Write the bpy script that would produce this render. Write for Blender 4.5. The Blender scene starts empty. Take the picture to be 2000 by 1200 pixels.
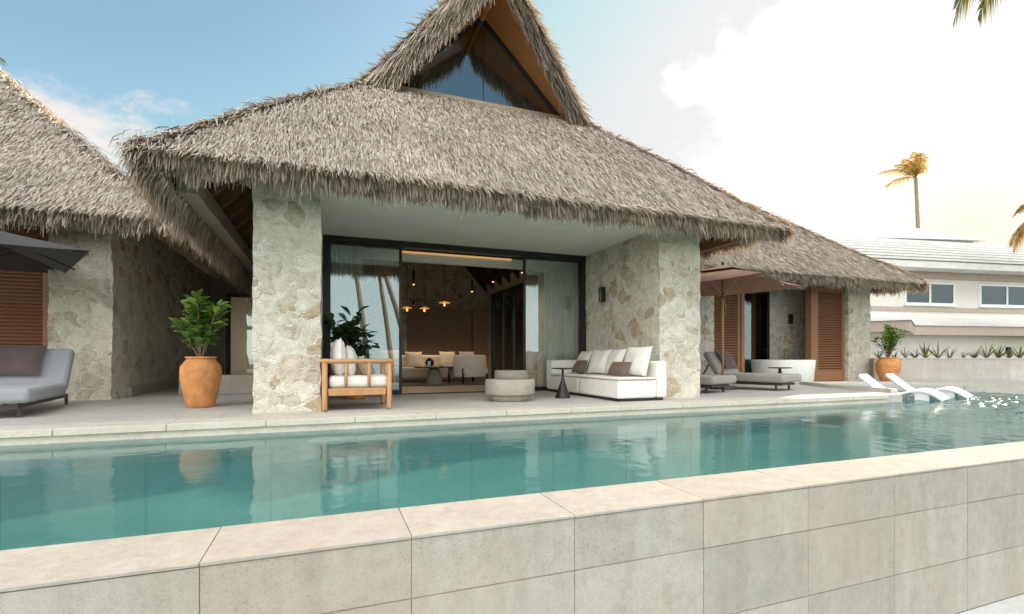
import bpy, bmesh, math, random
import numpy as np
from mathutils import Vector, Matrix, noise
R = math.radians
random.seed(7)
rng = np.random.default_rng(11)
S = bpy.context.scene
COL = S.collection
CAMZ = 0.72            # the eye stands 0.72 m above the terrace
YAW = R(20.7)

# ------------------------------------------------------------------ helpers
def cam_frame(lat, dep):
    """ground point given by its offset to the side of and along the viewing axis"""
    return (dep*math.sin(YAW)+lat*math.cos(YAW), dep*math.cos(YAW)-lat*math.sin(YAW))

class MB:
    def __init__(s): s.v=[]; s.f=[]; s.m=[]; s.s=[]
    def add(s, vs, fs, mat=0, smooth=False, M=None):
        b=len(s.v)
        if M is not None: vs=[M@Vector(v) for v in vs]
        s.v.extend([tuple(v) for v in vs])
        for f in fs:
            s.f.append(tuple(i+b for i in f)); s.m.append(mat); s.s.append(smooth)
        return s
    def box(s, x0,x1,y0,y1,z0,z1, mat=0, M=None, r=0, seg=2):
        if r:
            bm=bmesh.new(); bmesh.ops.create_cube(bm,size=1)
            for v in bm.verts:
                v.co=Vector((x0+(v.co.x+.5)*(x1-x0), y0+(v.co.y+.5)*(y1-y0), z0+(v.co.z+.5)*(z1-z0)))
            bmesh.ops.bevel(bm,geom=bm.edges[:],offset=r,segments=seg,affect='EDGES',profile=.5)
            bm.verts.index_update()
            bm.normal_update(); vs=[v.co.copy() for v in bm.verts]; fl=[];fc=[]
            for f in bm.faces: (fl if max(abs(c) for c in f.normal)>.9999 else fc).append([v.index for v in f.verts])
            bm.free(); n0=len(fc)
            s.add(vs,fc+fl,mat,True,M)
            for i in range(len(s.s)-len(fl),len(s.s)): s.s[i]=False
            return s
        vs=[(x,y,z) for z in (z0,z1) for y in (y0,y1) for x in (x0,x1)]
        fs=[(0,2,3,1),(4,5,7,6),(0,1,5,4),(2,6,7,3),(0,4,6,2),(1,3,7,5)]
        return s.add(vs,fs,mat,False,M)
    def tube(s, pts, rad, n=8, mat=0, cap=True, M=None):
        pts=[Vector(p) for p in pts]
        if not isinstance(rad,(list,tuple)): rad=[rad]*len(pts)
        vs=[];fs=[]; up=Vector((0,0,1)); prev=None
        for i,p in enumerate(pts):
            d=(pts[min(i+1,len(pts)-1)]-pts[max(i-1,0)]).normalized()
            a=prev if prev is not None else (up if abs(d.z)<.9 else Vector((1,0,0)))
            x=(a-d*a.dot(d)).normalized(); y=d.cross(x); prev=x
            for k in range(n):
                t=2*math.pi*k/n; vs.append(p+(x*math.cos(t)+y*math.sin(t))*rad[i])
        for i in range(len(pts)-1):
            for k in range(n):
                a=i*n+k;b=i*n+(k+1)%n; fs.append((a,b,b+n,a+n))
        if cap:
            fs.append(tuple(range(n))[::-1]); fs.append(tuple((len(pts)-1)*n+k for k in range(n)))
        return s.add(vs,fs,mat,True,M)
    def bar(s, a, b, w, h=None, mat=0, M=None):
        """square-section bar from a to b"""
        h=h or w; a=Vector(a); b=Vector(b); d=(b-a).normalized()
        up=Vector((0,0,1)) if abs(d.z)<.95 else Vector((0,1,0))
        x=d.cross(up).normalized(); y=x.cross(d)
        vs=[p+x*sx*w/2+y*sy*h/2 for p in (a,b) for sx,sy in ((-1,-1),(1,-1),(1,1),(-1,1))]
        return s.add(vs,[(0,1,2,3)[::-1],(4,5,6,7),(0,1,5,4),(1,2,6,5),(2,3,7,6),(3,0,4,7)],mat,False,M)
    def lathe(s, prof, n=40, c=(0,0,0), mat=0, M=None):
        vs=[];fs=[]
        for (r,z) in prof:
            for k in range(n):
                t=2*math.pi*k/n; vs.append((c[0]+r*math.cos(t),c[1]+r*math.sin(t),c[2]+z))
        for i in range(len(prof)-1):
            for k in range(n):
                a=i*n+k;b=i*n+(k+1)%n; fs.append((a,b,b+n,a+n))
        fs.append(tuple(range(n))[::-1]); fs.append(tuple((len(prof)-1)*n+k for k in range(n)))
        return s.add(vs,fs,mat,True,M)
    def prism(s, poly, z0, z1, mat=0, M=None):
        n=len(poly)
        vs=[(x,y,z0) for x,y in poly]+[(x,y,z1) for x,y in poly]
        fs=[tuple(range(n))[::-1],tuple(range(n,2*n))]+[(i,(i+1)%n,(i+1)%n+n,i+n) for i in range(n)]
        return s.add(vs,fs,mat,False,M)
    def pillow(s, w, h, t, n=12, mat=0, M=None, p=4):
        vs=[];fs=[]
        for sd in (1,-1):
            for i in range(n+1):
                for j in range(n+1):
                    u=-1+2*i/n; v=-1+2*j/n
                    x=w/2*u*(1-.06*(1-v*v)); y=h/2*v*(1-.06*(1-u*u))
                    z=t/2*((1-abs(u)**2.6)*(1-abs(v)**2.6))**.55
                    z+=.012*noise.noise((x*7+w*9,y*7+t*31,sd*3))*(1-u*u)*(1-v*v)*2
                    vs.append((x,y,sd*z))
            b=(0 if sd==1 else (n+1)**2)
            for i in range(n):
                for j in range(n):
                    q=[b+i*(n+1)+j,b+(i+1)*(n+1)+j,b+(i+1)*(n+1)+j+1,b+i*(n+1)+j+1]
                    fs.append(tuple(q if sd==1 else q[::-1]))
        return s.add(vs,fs,mat,True,M)
    def rough_box(s, x0,x1,y0,y1,z0,z1, step=.045, amp=.02, mat=0, fscale=6.0):
        """box whose faces are a fine grid pushed in and out like rubble masonry"""
        def disp(p):
            q=Vector(p); k=noise.noise_vector(q*fscale)*amp+noise.noise_vector(q*fscale*.3)*amp*.9
            return q+k
        def face(o,a,b):
            o=Vector(o);a=Vector(a);b=Vector(b)
            na=max(1,round(a.length/step)); nb=max(1,round(b.length/step))
            vs=[disp(o+a*(i/na)+b*(j/nb)) for i in range(na+1) for j in range(nb+1)]
            fs=[(i*(nb+1)+j,(i+1)*(nb+1)+j,(i+1)*(nb+1)+j+1,i*(nb+1)+j+1) for i in range(na) for j in range(nb)]
            s.add(vs,fs,mat,False)
        X,Y,Z=x1-x0,y1-y0,z1-z0
        face((x0,y0,z0),(X,0,0),(0,0,Z)); face((x1,y1,z0),(-X,0,0),(0,0,Z))
        face((x1,y0,z0),(0,Y,0),(0,0,Z)); face((x0,y1,z0),(0,-Y,0),(0,0,Z))
        face((x0,y0,z1),(X,0,0),(0,Y,0)); face((x0,y1,z0),(X,0,0),(0,-Y,0))
        return s
    def build(s, name, mats, parent=None, loc=None, local=False, label=None):
        me=bpy.data.meshes.new(name)
        off=Vector((0,0,0))
        if not local:
            if parent is not None:
                q=parent
                while q is not None: off+=q.location; q=q.parent
            elif loc is not None: off=Vector(loc)
        a=np.array(s.v,dtype=np.float64).reshape(-1,3)-np.array(off)
        me.from_pydata(a.tolist(),[],s.f)
        for m in (mats if isinstance(mats,(list,tuple)) else [mats]): me.materials.append(m)
        me.polygons.foreach_set('material_index',s.m); me.polygons.foreach_set('use_smooth',s.s)
        me.update()
        o=bpy.data.objects.new(name,me); COL.objects.link(o)
        if parent is not None: o.parent=parent
        elif loc is not None: o.location=loc
        if label: o['label']=label
        return o

def tag(o,label=None,cat=None,group=None,kind=None):
    if label: o['label']=label
    if cat: o['category']=cat
    if group: o['group']=group
    if kind: o['kind']=kind
    return o
def thing(name,label,cat,loc=(0,0,0),rotz=0,group=None):
    o=bpy.data.objects.new(name,None); COL.objects.link(o); o.empty_display_size=.2
    o.location=loc; o.rotation_euler=(0,0,rotz)
    return tag(o,label,cat,group)
def structure(name,mb,mats): return tag(mb.build(name,mats),kind='structure')
def copy_tree(o,parent=None):
    c=o.copy(); COL.objects.link(c); c.parent=parent
    for ch in list(o.children): copy_tree(ch,c)
    return c
def TRS(loc=(0,0,0),rot=(0,0,0),sc=(1,1,1)):
    from mathutils import Euler
    return Matrix.Translation(loc)@Euler(rot).to_matrix().to_4x4()@Matrix.Diagonal((*sc,1))

# ------------------------------------------------------------------ materials
class NT:
    def __init__(s,name):
        s.mat=bpy.data.materials.new(name); s.mat.use_nodes=True; s.nt=s.mat.node_tree
        s.b=s.nt.nodes['Principled BSDF']; s.out=s.nt.nodes['Material Output']
        s._o=None
    def n(s,t,**k):
        x=s.nt.nodes.new(t)
        for a,b in k.items():
            if a.startswith('i_'):
                key=a[2:]; key=int(key) if key.isdigit() else key.replace('_',' ')
                x.inputs[key].default_value=b
            else: setattr(x,a,b)
        return x
    def l(s,a,b): s.nt.links.new(a,b)
    def obj(s):
        if s._o is None: s._o=s.n('ShaderNodeTexCoord')
        return s._o.outputs['Object']
    def map(s,scale=(1,1,1),rot=(0,0,0),loc=(0,0,0)):
        m=s.n('ShaderNodeMapping'); s.l(s.obj(),m.inputs[0]); m.inputs['Scale'].default_value=scale; m.inputs['Rotation'].default_value=rot; m.inputs['Location'].default_value=loc
        return m.outputs[0]
    def noise(s,scale,det=4,vec=None,rough=.55,dist=0):
        x=s.n('ShaderNodeTexNoise'); x.inputs['Scale'].default_value=scale; x.inputs['Detail'].default_value=det
        x.inputs['Roughness'].default_value=rough; x.inputs['Distortion'].default_value=dist
        s.l(vec if vec is not None else s.obj(),x.inputs['Vector']); return x
    def ramp(s,fac,stops,interp='LINEAR'):
        r=s.n('ShaderNodeValToRGB'); r.color_ramp.interpolation=interp
        e=r.color_ramp.elements
        while len(e)<len(stops): e.new(.5)
        for k,(p,c) in zip(e,stops):
            k.position=p; k.color=(*c,1) if len(c)==3 else c
        s.l(fac,r.inputs[0]); return r.outputs[0]
    def mix(s,fac,a,b,mode='MIX'):
        m=s.n('ShaderNodeMix',data_type='RGBA',blend_type=mode)
        for sock,v in ((m.inputs[0],fac),(m.inputs[6],a),(m.inputs[7],b)):
            if isinstance(v,(int,float)): sock.default_value=v
            elif isinstance(v,tuple): sock.default_value=(*v,1) if len(v)==3 else v
            else: s.l(v,sock)
        return m.outputs[2]
    def math(s,op,a,b=0,clamp=False):
        m=s.n('ShaderNodeMath',operation=op,use_clamp=clamp)
        for sock,v in ((m.inputs[0],a),(m.inputs[1],b)):
            if isinstance(v,(int,float)): sock.default_value=v
            else: s.l(v,sock)
        return m.outputs[0]
    def bump(s,h,strength=.3,dist=.01):
        b=s.n('ShaderNodeBump'); b.inputs['Strength'].default_value=strength; b.inputs['Distance'].default_value=dist
        s.l(h,b.inputs['Height']); s.l(b.outputs[0],s.b.inputs['Normal']); return b
    def set(s,color=None,rough=None,metal=None,spec=None):
        if color is not None:
            if isinstance(color,tuple): s.b.inputs['Base Color'].default_value=(*color,1)
            else: s.l(color,s.b.inputs['Base Color'])
        if rough is not None:
            if isinstance(rough,(int,float)): s.b.inputs['Roughness'].default_value=rough
            else: s.l(rough,s.b.inputs['Roughness'])
        if metal is not None: s.b.inputs['Metallic'].default_value=metal
        if spec is not None: s.b.inputs['Specular IOR Level'].default_value=spec
        return s

def plain(name,col,rough=.6,var=.12,scale=6,metal=0,bump=.05,bscale=60):
    t=NT(name); n=t.noise(scale,5)
    c=t.ramp(n.outputs[0],[(.3,tuple(x*(1-var) for x in col)),(.7,tuple(min(1,x*(1+var)) for x in col))])
    t.set(c,rough,metal); nb=t.noise(bscale,3); t.bump(nb.outputs[0],bump,.01); return t.mat

def fabric(name,col,weave=420,bump=.25,var=.06):
    t=NT(name); n=t.noise(9,5); w=t.noise(weave,2)
    c=t.ramp(n.outputs[0],[(.3,tuple(x*(1-var) for x in col)),(.7,tuple(x*(1+var) for x in col))])
    c=t.mix(.25,c,t.ramp(w.outputs[0],[(.35,tuple(x*.7 for x in col)),(.65,tuple(min(1,x*1.2) for x in col))]))
    t.set(c,.92,spec=.2); t.b.inputs['Sheen Weight'].default_value=.15
    big=t.noise(14,3); h=t.math('ADD',t.math('MULTIPLY',w.outputs[0],.25),t.math('MULTIPLY',big.outputs[0],1.2))
    t.bump(h,bump,.012); return t.mat

def wood(name,c0,c1,scale=(1,14,14),rough=.5,bump=.12):
    t=NT(name); v=t.map(scale); n=t.noise(2.2,8,v,.62,.6); f=t.noise(9,4,t.map(tuple(x*2.5 for x in scale)))
    c=t.ramp(n.outputs[0],[(.28,c0),(.5,tuple((a+b)/2 for a,b in zip(c0,c1))),(.72,c1)])
    c=t.mix(.25,c,t.ramp(f.outputs[0],[(.3,c0),(.7,c1)]))
    t.set(c,rough); t.bump(n.outputs[0],bump,.008); return t.mat

def make_stone(name,scale=3.8,off=(0,0,0),mortar=(.70,.665,.59),gain=1.0):
    """crazy-paved fieldstone in pale mortar"""
    t=NT(name); base=t.map((1,1,1.12),loc=off)
    dn=t.noise(3.2,3,base); 
    mv=t.n('ShaderNodeVectorMath',operation='SCALE'); sub=t.n('ShaderNodeVectorMath',operation='SUBTRACT'); sub.inputs[1].default_value=(.5,.5,.5)
    t.l(dn.outputs['Color'],sub.inputs[0]); t.l(sub.outputs[0],mv.inputs[0]); mv.inputs['Scale'].default_value=.34
    ad=t.n('ShaderNodeVectorMath',operation='ADD'); t.l(base,ad.inputs[0]); t.l(mv.outputs[0],ad.inputs[1]); vec=ad.outputs[0]
    e=t.n('ShaderNodeTexVoronoi',feature='DISTANCE_TO_EDGE'); e.inputs['Scale'].default_value=scale; e.inputs['Randomness'].default_value=1; t.l(vec,e.inputs['Vector'])
    f=t.n('ShaderNodeTexVoronoi',feature='F1'); f.inputs['Scale'].default_value=scale; f.inputs['Randomness'].default_value=1; t.l(vec,f.inputs['Vector'])
    sep=t.n('ShaderNodeSeparateColor'); t.l(f.outputs['Color'],sep.inputs[0])
    g=gain
    pal=t.ramp(sep.outputs[0],[(0,(.62*g,.585*g,.51*g)),(.30,(.66*g,.63*g,.56*g)),(.52,(.59*g,.555*g,.485*g)),(.66,(.545*g,.505*g,.43*g)),(.78,(.475*g,.44*g,.375*g)),(.87,(.56*g,.505*g,.42*g)),(.955,(.48*g,.40*g,.29*g))],'CONSTANT')
    n1=t.noise(11,6,vec,.65); n2=t.noise(46,4,vec,.6)
    pal=t.mix(.85,pal,t.ramp(n1.outputs[0],[(.28,(.26,.25,.22)),(.5,(.50,.49,.46)),(.75,(.68,.66,.62))]),'OVERLAY')
    # some joints are flush and pale, some are wide
    w=t.noise(1.7,2,base); wid=t.math('MULTIPLY_ADD',w.outputs[0],.085); t.nt.nodes[-1].inputs[2].default_value=.0
    jn=t.math('DIVIDE',e.outputs['Distance'],t.math('ADD',wid,.004))
    jf=t.ramp(jn,[(.55,(0,0,0)),(1.0,(1,1,1))])
    mort=t.ramp(n2.outputs[0],[(.3,tuple(x*.86 for x in mortar)),(.7,tuple(x*1.08 for x in mortar))])
    col=t.mix(jf,mort,pal)
    st=t.noise(.9,4,base,.6); col=t.mix(t.ramp(st.outputs[0],[(.5,(0,0,0)),(.85,(.4,.4,.4))]),col,(.70,.665,.60))
    fine=t.ramp(n2.outputs[0],[(.3,(.82,.82,.82)),(.65,(1.05,1.05,1.05))])
    col=t.mix(1,col,fine,'MULTIPLY')
    t.set(col,.9,spec=.2)
    h=t.math('ADD',t.math('MULTIPLY',jf,.55),t.math('ADD',t.math('MULTIPLY',n1.outputs[0],.7),t.math('MULTIPLY',n2.outputs[0],.25)))
    t.bump(h,.65,.04); return t.mat

def limestone(name,c0,c1,rust=.4,pit=.6,rough=.8,rustcol=(.34,.2,.08),scale=1.0):
    t=NT(name); n=t.noise(1.3*scale,6,None,.6); n2=t.noise(16*scale,6,None,.7); n3=t.noise(120*scale,3)
    c=t.ramp(n.outputs[0],[(.3,c0),(.7,c1)])
    c=t.mix(.35,c,t.ramp(n2.outputs[0],[(.3,tuple(x*.72 for x in c0)),(.6,c1)]))
    pits=t.ramp(n3.outputs[0],[(.33,(.55,.5,.42)),(.43,(1,1,1))])
    c=t.mix(pit,c,pits,'MULTIPLY')
    r=t.noise(2.3*scale,7,t.map((1,1,1.6),loc=(3,1,7)),.7,.4)
    r2=t.noise(.8*scale,2,t.map((1,1,1),loc=(9,2,4)))
    rf=t.math('MULTIPLY',t.ramp(r.outputs[0],[(.54,(0,0,0)),(.72,(1,1,1))]),t.ramp(r2.outputs[0],[(.45,(0,0,0)),(.65,(1,1,1))]))
    c=t.mix(t.math('MULTIPLY',rf,rust),c,rustcol)
    t.set(c,rough,spec=.3); h=t.math('ADD',t.math('MULTIPLY',n2.outputs[0],.8),t.math('MULTIPLY',n3.outputs[0],.5)); t.bump(h,.35,.012); return t

def make_thatch():
    t=NT('dry_palm_thatch'); g=t.n('ShaderNodeNewGeometry')
    c=t.ramp(g.outputs['Random Per Island'],[(0,(.23,.19,.15)),(.14,(.40,.355,.305)),(.45,(.545,.50,.45)),(.75,(.63,.59,.54)),(.92,(.71,.675,.625)),(1,(.58,.48,.37))])
    n=t.noise(.8,4); c=t.mix(1,c,t.ramp(n.outputs[0],[(.3,(.82,.80,.78)),(.7,(1.06,1.04,1.0))]),'MULTIPLY')
    t.set(c,.75,spec=.25)
    tr=t.n('ShaderNodeBsdfTranslucent'); t.l(t.mix(1,c,(1.0,.72,.42),'MULTIPLY'),tr.inputs[0])
    ms=t.n('ShaderNodeMixShader'); ms.inputs[0].default_value=.22
    t.l(t.b.outputs[0],ms.inputs[1]); t.l(tr.outputs[0],ms.inputs[2]); t.l(ms.outputs[0],t.out.inputs[0]); return t.mat

def leaf_mat(name,stops,trans=.3):
    t=NT(name); g=t.n('ShaderNodeNewGeometry')
    c=t.ramp(g.outputs['Random Per Island'],stops); t.set(c,.45,spec=.4)
    tr=t.n('ShaderNodeBsdfTranslucent'); t.l(t.mix(1,c,(1.3,1.2,.5),'MULTIPLY'),tr.inputs[0])
    ms=t.n('ShaderNodeMixShader'); ms.inputs[0].default_value=trans
    t.l(t.b.outputs[0],ms.inputs[1]); t.l(tr.outputs[0],ms.inputs[2]); t.l(ms.outputs[0],t.out.inputs[0]); return t.mat

def glass(name,base=.10,gain=1.0,tint=(.72,.78,.76)):
    t=NT(name); t.nt.nodes.remove(t.b)
    fr=t.n('ShaderNodeFresnel'); fr.inputs[0].default_value=1.5
    f=t.math('MULTIPLY_ADD',fr.outputs[0],gain,True); t.nt.nodes[-1].inputs[2].default_value=base
    tp=t.n('ShaderNodeBsdfTransparent'); tp.inputs[0].default_value=(*tint,1)
    gl=t.n('ShaderNodeBsdfGlossy'); gl.inputs[0].default_value=(.84,.96,1,1); gl.inputs['Roughness'].default_value=.0
    nz=t.noise(.7,2); b=t.n('ShaderNodeBump'); b.inputs['Strength'].default_value=.02; b.inputs['Distance'].default_value=.05; t.l(nz.outputs[0],b.inputs['Height']); t.l(b.outputs[0],gl.inputs['Normal'])
    ms=t.n('ShaderNodeMixShader'); t.l(f,ms.inputs[0]); t.l(tp.outputs[0],ms.inputs[1]); t.l(gl.outputs[0],ms.inputs[2]); t.l(ms.outputs[0],t.out.inputs[0])
    return t.mat

def emit(name,col,strength):
    t=NT(name); t.set((.8,.6,.4)); t.b.inputs['Emission Color'].default_value=(*col,1); t.b.inputs['Emission Strength'].default_value=strength; return t.mat

M={}
M['stone']=make_stone('fieldstone_masonry')
M['stone_b']=make_stone('fieldstone_masonry_small',4.0,(5,3,1),gain=.9)
M['thatch']=make_thatch()
M['thatch_core']=plain('thatch_core',(.17,.13,.095),.95,.35,8,bump=.8,bscale=40)
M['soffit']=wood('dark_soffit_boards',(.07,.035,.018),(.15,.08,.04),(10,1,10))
M['prow']=wood('orange_cedar_boards',(.24,.09,.028),(.44,.19,.058),(1,9,1))
M['rafter']=wood('rafter_timber',(.14,.075,.035),(.26,.15,.075),(2,10,10))
M['louver']=wood('louvre_timber',(.20,.085,.038),(.31,.145,.066),(1,20,20),.55)
M['teak']=wood('teak',(.36,.18,.072),(.53,.29,.135),(9,9,3),.5)
M['white_plaster']=plain('white_plaster',(.74,.73,.68),.85,.04,3,bump=.08)
M['beam']=plain('greige_beam_paint',(.31,.27,.215),.8,.1,3)
M['black']=plain('black_aluminium',(.018,.017,.016),.4,.2,8)
M['dark_metal']=plain('dark_bronze_metal',(.05,.042,.036),.45,.2,8)
M['glass']=glass('sliding_door_glass',.15,1.0,(.93,.96,.95))
M['glass_gable']=glass('gable_glass',.27,.9,(.5,.52,.52))
M['glass_house']=glass('house_window_glass',.05,.9,(.45,.42,.4))
M['interior_wall']=plain('warm_interior_plaster',(.58,.52,.44),.85,.08,2)
M['wood_wall']=wood('oak_wall_panel',(.26,.18,.115),(.36,.26,.17),(12,12,1),.6)
M['floor_in']=plain('interior_stone_floor',(.42,.38,.33),.45,.15,3)
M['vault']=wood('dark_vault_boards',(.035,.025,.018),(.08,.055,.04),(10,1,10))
M['white_fab']=fabric('ivory_outdoor_fabric',(.76,.735,.69))
M['cream_fab']=fabric('oatmeal_fabric',(.72,.68,.62))
M['brown_fab']=fabric('brown_fabric',(.15,.105,.08))
M['mauve_fab']=fabric('dark_mauve_fabric',(.115,.085,.085))
M['grey_fab']=fabric('pale_grey_fabric',(.31,.325,.35))
M['taupe_fab']=fabric('taupe_grey_fabric',(.30,.28,.265))
M['tan_fab']=fabric('tan_fabric',(.36,.28,.2))
M['umb_brown']=fabric('terracotta_brown_canopy',(.33,.17,.115),300,.1)
M['umb_dark']=fabric('dark_plum_canopy',(.035,.028,.03),300,.1)
M['clay']=plain('terracotta',(.56,.245,.085),.85,.26,7,bump=.3,bscale=25)
M['concrete']=plain('taupe_concrete',(.36,.325,.28),.85,.1,6,bump=.2,bscale=70)
M['white_paint']=plain('white_house_render',(.74,.715,.68),.85,.03,2)
M['white_roof']=plain('white_roof_tiles',(.64,.635,.62),.7,.08,3)
M['tan_trim']=plain('tan_trim_paint',(.44,.36,.30),.8,.05,3)
M['white_gloss']=plain('white_moulded_plastic',(.82,.82,.82),.35,.02,3,bump=0.02)
M['tub']=plain('white_stone_tub',(.72,.72,.70),.5,.03,3)
M['brass']=plain('brass',(.60,.42,.18),.3,.05,5,metal=1)
M['bark']=plain('palm_bark',(.24,.19,.14),.9,.3,9,bump=.6,bscale=20)
M['stem']=plain('woody_stem',(.20,.14,.08),.8,.2,20)
M['leaf']=leaf_mat('glossy_green_leaf',[(0,(.07,.15,.035)),(.5,(.14,.27,.06)),(.85,(.23,.36,.09)),(1,(.38,.42,.10))])
M['leaf_dark']=leaf_mat('dark_green_leaf',[(0,(.02,.05,.02)),(.6,(.045,.095,.035)),(1,(.08,.14,.05))],.2)
M['leaf_dry']=leaf_mat('olive_strap_leaf',[(0,(.07,.10,.04)),(.6,(.15,.18,.07)),(1,(.26,.22,.10))],.25)
M['frond']=leaf_mat('palm_frond',[(0,(.05,.08,.02)),(.6,(.11,.14,.035)),(1,(.25,.20,.06))],.35)
M['frond_dry']=leaf_mat('dry_palm_frond',[(0,(.16,.10,.03)),(.6,(.30,.19,.06)),(1,(.42,.28,.09))],.4)
M['frond_gold']=leaf_mat('sunlit_golden_frond',[(0,(.26,.18,.06)),(.6,(.40,.28,.10)),(1,(.50,.38,.16))],.5)
M['bulb']=emit('lit_bulb',(1,.48,.15),.45)
M['cove']=emit('warm_cove_light',(1,.48,.16),.13)
M['rug']=fabric('dark_rug',(.10,.085,.07),200)
M['mirror_dark']=plain('smoked_panel',(.03,.025,.022),.15,.1,3)
M['white_trim']=plain('white_window_frame',(.8,.8,.8),.5,.02,3)

# terrace paving
t=limestone('terrace_limestone',(.44,.42,.39),(.54,.525,.50),.12,.25,.55,(.42,.36,.28))
def joints(t,scale_vec,width,dark=.72,offset=.5,bw=1.2,rh=.6,rot=0):
    b=t.n('ShaderNodeTexBrick'); b.offset=offset; b.inputs['Scale'].default_value=1; b.inputs['Mortar Size'].default_value=width; b.inputs['Brick Width'].default_value=bw; b.inputs['Row Height'].default_value=rh
    b.inputs['Mortar Smooth'].default_value=.2
    b.inputs['Color1'].default_value=(1,1,1,1); b.inputs['Color2'].default_value=(.93,.93,.93,1); b.inputs['Mortar'].default_value=(dark,dark,dark,1)
    t.l(t.map(scale_vec,(0,0,rot)),b.inputs['Vector'])
    src=t.b.inputs['Base Color'].links[0].from_socket
    t.l(t.mix(1,src,b.outputs['Color'],'MULTIPLY'),t.b.inputs['Base Color'])
joints(t,(1,1,1),.007,.6)
M['deck']=t.mat
M['coping']=limestone('coping_limestone',(.52,.475,.40),(.63,.59,.52),.85,.5,.75,(.46,.37,.20)).mat
WT=limestone('pool_wall_top_limestone',(.37,.35,.32),(.45,.43,.40),.25,.3,.7,(.50,.38,.27)); M['wall_top']=WT.mat
t=limestone('pool_wall_facing_limestone',(.34,.335,.305),(.43,.422,.39),.75,.62,.85,(.33,.22,.12))
def slab_variation(t,amt,tan):
    src=t.b.inputs['Base Color'].links[0].from_socket
    g=t.n('ShaderNodeNewGeometry'); v=t.ramp(g.outputs['Random Per Island'],[(0,(1-amt,)*3),(1,(1+amt,1+amt*.9,1+amt*.7))])
    src=t.mix(1,src,v,'MULTIPLY')
    n=t.noise(.75,5,t.map((1,1,1.3),loc=(2,8,5)),.65); src=t.mix(t.ramp(n.outputs[0],[(.45,(0,0,0)),(.72,(.55,.55,.55))]),src,tan)
    st=t.noise(3.2,5,t.map((2.2,2.2,.35),loc=(1,1,1)),.7); src=t.mix(1,src,t.ramp(st.outputs[0],[(.35,(.93,.91,.88)),(.6,(1.03,1.03,1.03))]),'MULTIPLY')
    t.l(src,t.b.inputs['Base Color'])
slab_variation(t,.10,(.40,.33,.26)); M['wall_face']=t.mat
slab_variation(WT,.05,(.42,.37,.32)); WT.set(rough=.92,spec=.08)
M['grout']=plain('rusty_joint',(.33,.255,.175),.95,.3,3)
t=limestone('planter_limestone',(.42,.40,.38),(.54,.52,.50),.2,.3,.85); slab_variation(t,.06,(.42,.36,.31)); M['planter']=t.mat
t=limestone('pool_floor_stone',(.185,.385,.365),(.285,.49,.465),0,.25,.8); joints(t,(1,1,1),.018,.6); M['pool']=t.mat
t=limestone('pale_paving',(.55,.55,.54),(.68,.68,.67),.1,.2,.8); M['paving']=t.mat
M['grass']=plain('lawn',(.06,.10,.03),.95,.4,1.2,bump=.5,bscale=30)
M['sea']=plain('sea_water',(.03,.16,.19),.15,.2,.05)

# pool water
t=NT('pool_water'); t.nt.nodes.remove(t.b)
gx=t.n('ShaderNodeSeparateXYZ'); t.l(t.obj(),gx.inputs[0])
n1=t.noise(1.6,3,t.map((.55,1.3,1)),.5); n2=t.noise(7,3,t.map((.6,1.3,1)),.5); n3=t.noise(3.2,1.6,t.map((2.0,.9,1),(0,0,.36),(4,4,0)),.45)
windy=t.n('ShaderNodeMapRange'); windy.inputs['From Min'].default_value=8.5; windy.inputs['From Max'].default_value=13.5; t.l(gx.outputs[0],windy.inputs['Value'])
h=t.math('ADD',t.math('MULTIPLY',n1.outputs[0],.5),t.math('MULTIPLY',n2.outputs[0],.10))
b0=t.n('ShaderNodeBump'); b0.inputs['Strength'].default_value=.22; b0.inputs['Distance'].default_value=.06; t.l(h,b0.inputs['Height'])
b=t.n('ShaderNodeBump'); b.inputs['Distance'].default_value=.075; b.inputs['Strength'].default_value=.05; t.l(n3.outputs[0],b.inputs['Height']); t.l(b0.outputs[0],b.inputs['Normal'])
fr=t.n('ShaderNodeFresnel'); fr.inputs[0].default_value=1.33; t.l(b.outputs[0],fr.inputs['Normal'])
tp=t.n('ShaderNodeBsdfTransparent'); tp.inputs[0].default_value=(.80,.95,.95,1)
gl=t.n('ShaderNodeBsdfGlossy'); gl.distribution='BECKMANN'; gl.inputs['Roughness'].default_value=.09; t.l(b.outputs[0],gl.inputs['Normal'])
df=t.n('ShaderNodeBsdfDiffuse'); t.l(t.ramp(t.noise(.9,4,t.map((.5,1.2,1))).outputs[0],[(.3,(.10,.30,.29)),(.7,(.15,.39,.37))]),df.inputs[0])
bd=t.n('ShaderNodeMixShader'); bd.inputs[0].default_value=.43; t.l(tp.outputs[0],bd.inputs[1]); t.l(df.outputs[0],bd.inputs[2])
ms=t.n('ShaderNodeMixShader'); t.l(fr.outputs[0],ms.inputs[0]); t.l(bd.outputs[0],ms.inputs[1]); t.l(gl.outputs[0],ms.inputs[2]); t.l(ms.outputs[0],t.out.inputs[0])
M['water']=t.mat

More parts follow.
